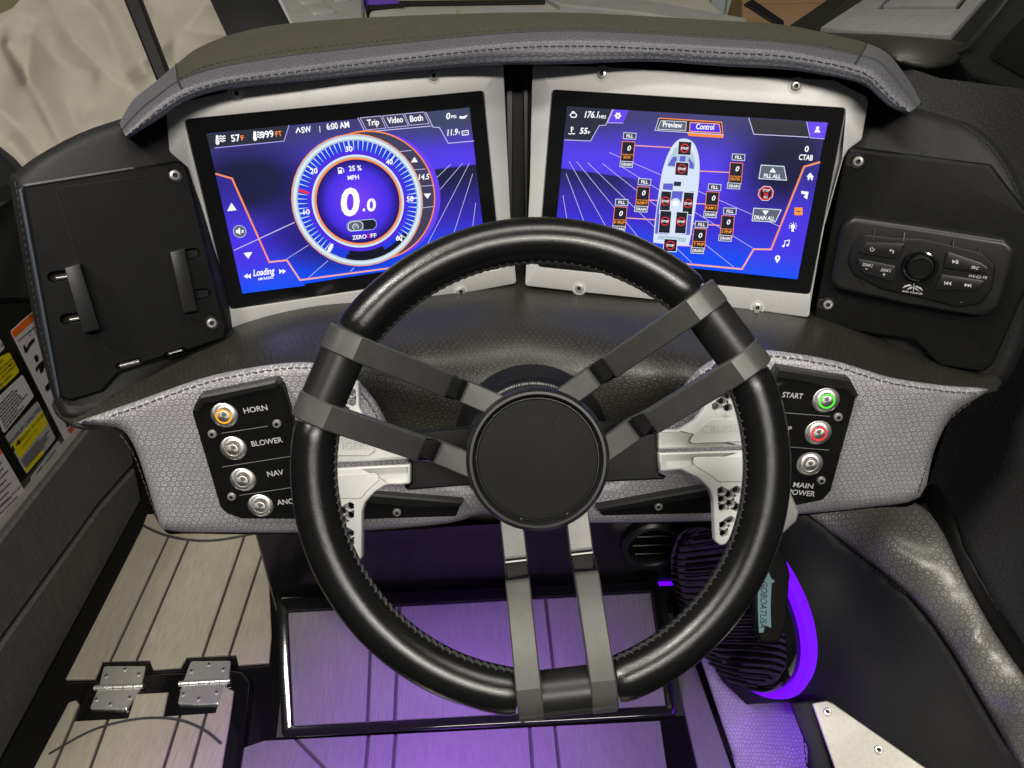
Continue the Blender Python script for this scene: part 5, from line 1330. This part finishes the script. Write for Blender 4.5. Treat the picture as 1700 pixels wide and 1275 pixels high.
# ================================================================== RIGHT SIDE: speaker, panels, bolster, wall
dRP = TPS([(1290, 880, 1.02), (1400, 960, .985), (1500, 1060, .93), (1600, 1170, .88), (1700, 1290, .83), (1310, 1000, 1.01), (1400, 1100, .97), (1345, 1165, .99), (1450, 1230, .93), (1540, 1290, .89), (1250, 860, 1.04), (1180, 1060, 1.10), (1200, 900, 1.10)])
rp = thing('cockpit_side', 'black and silver grey upholstered cockpit side with bolster', 'side panel', onz(1330, 1290))
blk = sheet('panel', [(1180, 850), (1290, 850), (1340, 852), (1398, 900), (1510, 990), (1584, 1087), (1659, 1214), (1720, 1300), (1720, 1330), (1380, 1330), (1340, 1275), (1335, 1165), (1240, 1170), (1170, 1080), (1150, 960)], dRP, M_wing_vinyl, rp, 14, (8, .006), .02, smooth_outline=2)
dBo = TPS([(1338, 852, 1.00), (1398, 897, .975), (1510, 986, .92), (1584, 1083, .875), (1659, 1210, .835), (1700, 1265, .815), (1400, 840, .985), (1472, 886, .925), (1528, 949, .90), (1621, 1061, .845), (1696, 1176, .80), (1532, 850, .95), (1565, 889, .915), (1603, 968, .885), (1651, 1053, .85), (1700, 1135, .815), (1480, 840, .965)])
bol = sheet('bolster', [(1330, 846), (1400, 830), (1472, 826), (1530, 840), (1566, 885), (1603, 964), (1651, 1050), (1720, 1165), (1720, 1310), (1659, 1213), (1584, 1086), (1510, 989), (1398, 899)], dBo, M_bolster, rp, 11, (10, .012), .03, smooth_outline=3)
stitch('stitching', pline(lambda x, y: ob_depth[bol.name](x, y), [(1345, 860), (1400, 904), (1512, 992)], .001), M_thread, bol, .005, .002, .0007)
dBl = TPS([(1566, 880, .935), (1603, 964, .90), (1651, 1050, .865), (1720, 1165, .825), (1540, 800, 1.0), (1600, 880, .92), (1720, 1085, .82)])
sheet('black_strip', [(1535, 830), (1560, 800), (1600, 900), (1655, 1000), (1720, 1090), (1720, 1170), (1651, 1056), (1603, 970), (1563, 888)], dBl, M_dark, rp, 14, (5, .004), .02, smooth_outline=2)
dWa = TPS([(1420, 200, 1.12), (1520, 300, 1.02), (1720, 300, .84), (1720, 1095, .80), (1560, 820, .98), (1600, 900, .91), (1500, 640, 1.05), (1650, 600, .90), (1640, 250, .93)])
wal = sheet('hull_side', [(1440, 90), (1560, 130), (1720, 150), (1720, 1100), (1655, 1006), (1600, 905), (1555, 830), (1520, 840), (1490, 700), (1460, 300)], dWa, M_sidewall, rp, 18, (0, 0), .02)
# lower grey vinyl by the speaker
dLo = TPS([(1180, 1090, 1.12), (1330, 1165, 1.03), (1340, 1275, .99), (1225, 1275, 1.06), (1250, 1180, 1.08)])
low_ = sheet('lower_vinyl', [(1150, 1040), (1200, 1080), (1330, 1150), (1340, 1180), (1352, 1330), (1240, 1330), (1215, 1250), (1175, 1130)], dLo, M_grey_vinyl, rp, 12, (5, .004), .02, smooth_outline=2)
stitch('stitching', pline(lambda x, y: ob_depth[low_.name](x, y), [(1328, 1172), (1333, 1220), (1340, 1280)], .001), M_thread, low_, .005, .002, .0007)
FPO = fr3((1312, 1165, .975), (1345, 1160, .965), (1350, 1290, .93))
slab('corner_post', FPO, pxs(FPO, [(1308, 1165), (1350, 1160), (1392, 1300), (1352, 1330), (1338, 1240)]), -.04, 0, M_wing_vinyl, rp, .006, (), 3)
# aluminium plate with screws
FAP = fr3((1350, 1168, .95), (1376, 1165, .945), (1388, 1290, .90))
alp = thing('metal_plate', 'pale aluminium plate with two screws low on the cockpit side', 'plate', FAP.wp((1440, 1270)))
slab('plate', FAP, roundp(pxs(FAP, [(1348, 1168), (1372, 1164), (1382, 1168), (1560, 1292), (1570, 1330), (1405, 1330)]), .002, 3), -.006, .003, M_alu, alp, .0012)
for p in ((1374, 1182), (1459, 1245)): screw(FAP.shift(.003), p, alp, .0006)

# speaker: ring, basket, grille dome with slats
sc_ = P(1209, 1006, 1.0)
va = P(1209 + 41, 1006 + 147, 1.0) - sc_               # long half axis
sR = va.length
vb0 = (RGT * 1.0 + UPV * (41 / 147)).normalized(); vbi = .38
vb = vb0 * (sR * vbi) - FWD * (sR * math.sqrt(1 - vbi * vbi)); vb = (vb - va * (vb.dot(va) / va.dot(va))).normalized()
FSP = Fr(sc_, vb, -va)
sm = Matrix((FSP.x, FSP.y, FSP.n)).transposed().to_4x4(); sm.translation = sc_
spk = thing('speaker', 'round black speaker with slatted grille and glowing violet ring', 'speaker', sc_ - FSP.n * .04)
lathe('basket', sm, [(sR * .88, -.035), (sR * .90, -.030), (sR * .90, -.024), (sR * .86, -.020)], M_dark, spk, 72)
mb = MB(); V = []; pr_ = [(1.03, -.026), (1.06, -.016), (1.04, -.010), (.94, -.010), (.92, -.016)]
for k in range(61):
    a = R(-128 + 190 * k / 60)
    for r_, h_ in pr_: V.append(sm @ Vector((sR * r_ * math.cos(a), sR * r_ * math.sin(a), h_)))
mb.add(V, [(k * 5 + q, (k + 1) * 5 + q, (k + 1) * 5 + q + 1, k * 5 + q + 1) for k in range(60) for q in range(4)]); mb.obj('led_ring', M_led, spk)
rlm = bpy.data.lights.new('ring_lamp', 'AREA'); rlm.shape = 'RECTANGLE'; rlm.size = .12; rlm.size_y = .02; rlm.energy = .2; rlm.color = (.2, 0, 1)
rlo = bpy.data.objects.new('ring_lamp', rlm); COL.objects.link(rlo); rlo.location = sm @ Vector((.01, -sR * 1.02, .012)); rlo.rotation_euler = (sm @ Vector((.0, -sR * 2.0, -.05)) - rlo.location).to_track_quat('-Z', 'Y').to_euler()
lathe('grille_rim', sm, [(sR * .93, -.016), (sR * .94, .002), (sR * .91, .008), (sR * .88, .006), (sR * .86, .002)], M_gloss, spk, 72)
M_slat = plain('grille_plastic', G(.004), .3, spec=.4)
def dome(r): return .030 * (1 - (r / sR) ** 2) + .004
for k in range(23):
    y = (-.82 + 1.64 * k / 22) * sR; w = math.sqrt((sR * .87) ** 2 - y * y)
    pts = []
    for j in range(15):
        x = -w + 2 * w * j / 14; yy = y + .014 * math.sin(x / sR * 1.6) ; r = math.hypot(x, yy); pts.append(sm @ Vector((x, yy, dome(min(r, sR * .9)) + .001)))
    mb = MB(); tube_mb(mb, pts, .0021, 5); mb.obj('slat', M_slat, spk)
lathe('cone', sm, [(sR * .86, -.004), (sR * .3, -.02), (.001, -.01)], M_dark, spk, 48, capend=False)
lathe('badge', sm, [(.018, .020), (.020, .033), (.016, .036), (.001, .037)], M_gloss, spk, 32, capend=False)

# lever end, ball chain and key float
FLV = Fr(P(1300, 850, .70), RGT, UPV)
lev = thing('lever_handle', 'silver metal lever end behind the wheel rim beside the start stop panel', 'lever', FLV.wp((1295, 880)))
lp = roundp(pxs(FLV, [(1262, 800), (1300, 804), (1314, 818), (1328, 850), (1323, 866), (1304, 884), (1268, 900)]), .005, 4)
slab('body', FLV, lp, -.02, 0, plain('lever_silver', (.55, .54, .51, 1), .33, .7, var=.04, rvar=.05), lev, .0028, (), 3)
ch = thing('key_float', 'black key float with pale blue GOBOATUSA print hanging on a ball chain', 'key float', P(1270, 1020, .74))
cp = catmull([P(1293, 868, .712), P(1296, 884, .714), P(1292, 897, .718), P(1286, 905, .722)], 8)
bm_ = mk(lambda b: lathe_mb(b, I4, [(.0001, -.0013), (.0009, -.0009), (.0013, 0), (.0009, .0009), (.0001, .0013)], 8, 0, False), M_steel)
for p in cp[::2]: inst(bm_, 'chain_ball', Matrix.Translation(p), ch)
FKF = Fr(P(1280, 960, .735), RGT, UPV + FWD * .1)
kf = [(x + 7, y) for x, y in [(1262, 900), (1286, 902), (1298, 925), (1306, 955), (1304, 966), (1300, 1040), (1286, 1068), (1256, 1068), (1246, 1030), (1244, 940)]]
slab('float', FKF, roundp(pxs(FKF, kf), .005, 4), -.008, 0, plain('black_foam_float', G(.002), .7, spec=.15), ch, .003, (), 3)
mb = MB()
poly_uv(mb, FKF, [FKF.uv((p[0] + 8, p[1])) for p in [(1268, 949), (1272, 960), (1279, 965), (1273, 968), (1271, 1005), (1272, 1042), (1262, 1038), (1259, 1050), (1252, 1050), (1250, 1008), (1250, 985), (1254, 965)]], 0, .0003)
mb.obj('print_field', M_blue_print, ch)
mb = MB(); T(mb, FKF, 'GOBOATUSA', (1263, 964), (1261, 1042), 11, 0, .2, .005, .0006); mb.obj('lettering', M_dark, ch)

# ================================================================== TOP RIGHT: gunwale
gun = thing('gunwale', 'black gunwale top with light grey foam pad beside the windscreen', 'gunwale', P(1560, 120, 1.25))
FGU = fr3((1362, 50, 1.35), (1580, 64, 1.16), (1444, -10, 1.52))
slab('coaming', FGU, pxs(FGU, [(1330, 62), (1440, -40), (1800, -40), (1800, 60), (1610, 80), (1570, 96), (1480, 82)]), -.10, -.004, M_dark, gun, .01, (), 3)
pad = [FGU.uv(p) for p in [(1362, 49), (1446, -6), (1640, -6), (1579, 63), (1400, 54)]]
hol = [FGU.uv(p) for p in [(1457, 20), (1478, -4), (1610, -4), (1591, 20)]]
slab('pad', FGU, pad, -.004, .005, M_foam_light, gun, .004, [hol], 2)
slab('pad', FGU, [FGU.uv(p) for p in [(1466, 12), (1484, -3), (1600, -3), (1586, 13)]], -.004, .004, M_foam_light, gun, .003, (), 2)
dTr = TPS([(1400, 60, 1.15), (1480, 90, 1.05), (1580, 100, 1.05), (1610, 80, 1.10), (1500, 140, 1.05), (1580, 140, 1.06)])
sheet('coaming_roll', [(1370, 54), (1580, 66), (1600, 80), (1585, 108), (1540, 116), (1490, 106), (1450, 84)], dTr, plain('coaming_vinyl', (.022, .021, .016, 1), .45, bumps=(500, .2, .0004)), gun, 12, (8, .01), .05, smooth_outline=2)
FFR = fr3((1590, 110, 1.0), (1700, 40, .92), (1700, 140, .90))
slab('frame_block', FFR, roundp(pxs(FFR, [(1585, 98), (1612, 76), (1690, -20), (1800, -20), (1800, 180), (1700, 160), (1605, 128)]), .01, 3), -.06, 0, M_plate2, gun, .008, (), 3)
slab('frame_panel', FFR, roundp(pxs(FFR, [(1640, 96), (1700, 30), (1790, 20), (1790, 130), (1700, 130)]), .012, 3), -.001, .004, M_plate, gun, .003, (), 2)
mb = MB(); tube_mb(mb, [P(1592, 86, .995), P(1608, 80, .985), P(1650, 26, .96), P(1690, -25, .94)], .004, 8); mb.obj('frame_edge', M_plate2, gun)

# ================================================================== BEHIND THE DASH
# windscreen frame, left
wsl = thing('windscreen_pillar', 'wide black windscreen pillar with thin grey edge in front of the seats', 'pillar', P(430, 60, 1.25))
FWP = fr3((346, 0, 1.25), (460, 0, 1.25), (390, 70, 1.22))
slab('pillar', FWP, pxs(FWP, [(330, -40), (440, -40), (492, 60), (490, 110), (400, 110)]), -.05, 0, M_dark, wsl, .006, (), 2)
slab('edge', FWP, pxs(FWP, [(441, -40), (448, -40), (500, 70), (493, 62)]), -.05, .002, M_printgrey, wsl, .001)
FPB = fr3((206, 0, 1.02), (235, 0, 1.02), (262, 132, .98))
pb = slab('support_strut', FPB, pxs(FPB, [(187, -45), (216, -45), (296, 165), (272, 165)]), -.02, 0, M_dark, None, .003); tag(pb, 'straight black strut in front of the beige cover', 'strut')
# beige cover
val = [([(56, 40), (50, 80), (44, 140)], .030, 9), ([(150, 10), (170, 34), (191, 83), (206, 116), (228, 162)], .022, 9), ([(85, 0), (119, 60), (143, 86), (167, 110), (210, 148)], .020, 8), ([(12, 75), (33, 110), (60, 155), (98, 236)], .030, 10),
       ([(250, 0), (256, 20), (250, 45)], .015, 7), ([(286, 30), (290, 70), (292, 100)], .018, 9), ([(20, 240), (45, 270), (60, 290)], .02, 9), ([(310, 50), (350, 56), (380, 50)], .010, 6), ([(150, 190), (170, 150), (160, 120)], .012, 14)]
rdg = [([(54, 52), (100, 100), (152, 120)], .020, 16), ([(210, 118), (300, 50), (345, 0)], .020, 14), ([(100, 20), (160, 90), (230, 170)], .010, 12), ([(0, 80), (30, 130), (70, 200), (95, 240)], .022, 16), ([(176, 0), (215, 60), (240, 120)], .016, 14), ([(0, 40), (40, 20), (90, 60)], .014, 16), ([(110, 170), (130, 210), (160, 200)], .016, 18), ([(0, 180), (40, 220), (60, 250)], .015, 14)]
VAL = [([tuple(q) for q in catmull([Vector(p) for p in pl_], 5)], h, w) for pl_, h, w in val]
RDG = [([tuple(q) for q in catmull([Vector(p) for p in pl_], 5)], h, w) for pl_, h, w in rdg]
def folds(x, y):
    z = 0
    for pl_, h, w in VAL: d = math.hypot(segdist((x, y), pl_, False), 5); z -= h * 2.2 * math.exp(-d / (w * 3.0))
    for pl_, h, w in RDG: d = math.hypot(segdist((x, y), pl_, False), 5); z += h * 2.2 * math.exp(-d / (w * 1.8))
    q = noise.noise(Vector((x * .010 - y * .007, y * .005 + x * .004, 3.1))); z += .014 * q
    return z
dC = TPS([(0, 0, 1.38), (350, 0, 1.42), (390, 60, 1.36), (0, 330, 1.12), (200, 210, 1.20), (300, 130, 1.26), (100, 120, 1.27)])
cov = sheet('boat_cover', [(-40, 40), (20, 14), (60, -30), (345, -30), (366, 20), (395, 70), (392, 140), (330, 200), (250, 260), (130, 290), (60, 330), (30, 290), (-40, 190)], dC, M_cloth, None, 5, (0, 0), .01, folds)
tag(cov, 'beige crumpled boat cover bunched beside the windscreen', 'boat cover')
# dark rail under the cover and boards behind the wing
FIB = fr3((0, 300, 1.22), (80, 330, 1.2), (0, 600, 1.15))
ib = slab('inner_board', FIB, pxs(FIB, [(-120, 180), (20, 258), (64, 296), (110, 330), (118, 500), (-120, 490)]), -.02, 0, M_dark, None, .003); tag(ib, 'plain black board below the beige cover, left of the phone holder', 'board')
mb = MB(); tube_mb(mb, [P(-20, 236, 1.06), P(20, 268, 1.04), P(48, 300, 1.02)], .006, 8); o = mb.obj('cover_track', M_plate2); tag(o, 'thin dark track under the edge of the beige cover', 'track')

# bow cushions seen over the brow
bow = thing('lounge_seat', 'pale grey embossed bow cushions with violet stripe beyond the brow', 'seat', P(600, 30, 2.2))
FB1 = fr3((480, 0, 2.1), (600, 0, 2.2), (500, 60, 1.9))
M_bow = plain('bow_vinyl', (.30, .30, .285, 1), .5, var=.06, nscale=12, bumps=(600, .2, .0004))
M_viol = plain('violet_vinyl', (.12, .05, .42, 1), .5)
slab('cushion', FB1, pxs(FB1, [(452, -30), (604, -30), (608, 70), (490, 70)]), -.05, 0, M_bow, bow, .02, (), 4)
for q in ([(482, -8), (520, -10), (540, 4), (500, 8)], [(505, 12), (545, 8), (560, 22), (520, 26)], [(545, -12), (575, -14), (582, 2), (556, 4)]): slab('embossed_patch', FB1, roundp(pxs(FB1, q), .012, 3), -.002, .006, M_bow, bow, .005, (), 3)
slab('stripe', FB1, pxs(FB1, [(603, -30), (648, -30), (664, 7), (612, 10)]), -.05, .006, M_viol, bow, .008, (), 2)
slab('stripe', FB1, pxs(FB1, [(610, 9), (668, 5), (672, 14), (614, 16)]), -.05, .002, M_dark, bow, .002)
FB2 = fr3((620, 20, 1.75), (1000, 16, 1.8), (620, 50, 1.6))
for q in ([(612, 17), (652, 13), (760, 10), (768, 30), (760, 60), (612, 60)], [(764, 22), (780, 11), (868, 9), (930, 14), (980, 28), (980, 60), (764, 60)]): slab('cushion', FB2, roundp(pxs(FB2, q), .02, 4), -.04, 0, M_bow, bow, .012, (), 4)
bw = thing('inner_hull', 'long cream bow side wall running past the cushions', 'side wall', P(900, 10, 2.6))
FB3 = fr3((660, 0, 2.6), (1100, 0, 2.4), (660, 40, 2.4))
slab('wall', FB3, pxs(FB3, [(640, -50), (1120, -60), (1240, 60), (640, 60)]), -.04, 0, plain('cream_gelcoat', (.44, .42, .34, 1), .3, var=.04), bw, .01)
slab('black_band', FB3, pxs(FB3, [(640, 4), (905, 2), (905, 8), (640, 12)]), -.01, .006, M_dark, bw, .002)
slab('rail', FB3, pxs(FB3, [(905, 4), (960, 2), (1080, 12), (1240, 42), (1240, 60), (1060, 32), (930, 18)]), -.01, .02, M_bow, bw, .006)
# showroom beyond
M_wall = plain('showroom_wall', (.56, .55, .30, 1), .8, var=.03, nscale=2)
M_door = plain('roller_door', (.62, .66, .66, 1), .6, var=.03, nscale=3)
FWL = Fr((0, 5.2, 0), (1, 0, 0), (0, 0, 1))
wl_ = slab('wall', FWL, [(-6, -.5), (6, -.5), (6, 3.6), (-6, 3.6)], -.1, 0, M_wall, None, 0); tag(wl_, kind='structure')
dr_ = thing('showroom_door', 'pale sectional door of the showroom behind the bow', 'door', FWL.wp((1150, 30)))
pdx = [FWL.uv((x, 0))[0] for x in (1075, 1098, 1122, 1150, 1178, 1205, 1232)]
for a, b in zip(pdx, pdx[1:]): slab('panel', FWL, [(a + .006, -.4), (b - .006, -.4), (b - .006, 2.4), (a + .006, 2.4)], .004, .03, M_door, dr_, .006)
FBX = fr3((1236, 0, 3.2), (1370, 0, 3.2), (1236, 60, 3.1))
bx_ = thing('cardboard_box', 'brown cardboard box with black tape beyond the brow', 'box', FBX.wp((1300, 80)))
M_card = plain('cardboard', (.36, .22, .115, 1), .8, var=.08, nscale=6)
slab('carton', FBX, pxs(FBX, [(1232, -60), (1420, -60), (1420, 90), (1232, 90)]), -.3, 0, M_card, bx_, .004)
slab('flap', FBX, pxs(FBX, [(1232, -60), (1420, -60), (1420, 4), (1232, 8)]), .001, .006, M_card, bx_, .002)
slab('tape', FBX, pxs(FBX, [(1234, 10), (1248, 2), (1300, 38), (1300, 52)]), .006, .012, M_plate2, bx_, .002)
FWR = fr3((1310, 45, 1.5), (1430, 0, 1.7), (1330, 60, 1.45))
wr_ = slab('windscreen_frame', FWR, pxs(FWR, [(1300, 46), (1412, -30), (1462, -30), (1350, 62), (1310, 62)]), -.05, 0, M_dark, None, .006); tag(wr_, 'slanted black windscreen frame in front of the cardboard box', 'windscreen frame')
# lamp that lights the footwell violet, as the boat's own courtesy light does
lp_ = bpy.data.lights.new('courtesy_lamp', 'AREA'); lp_.shape = 'RECTANGLE'; lp_.size = .5; lp_.size_y = .03; lp_.energy = 4.6; lp_.spread = R(105); lp_.color = (.34, .06, .95)
lo_ = bpy.data.objects.new('courtesy_lamp', lp_); COL.objects.link(lo_); lo_.location = P(830, 868, .86); lo_.rotation_euler = (Vector((.05, .55, 0)) - lo_.location).to_track_quat('-Z', 'Y').to_euler()
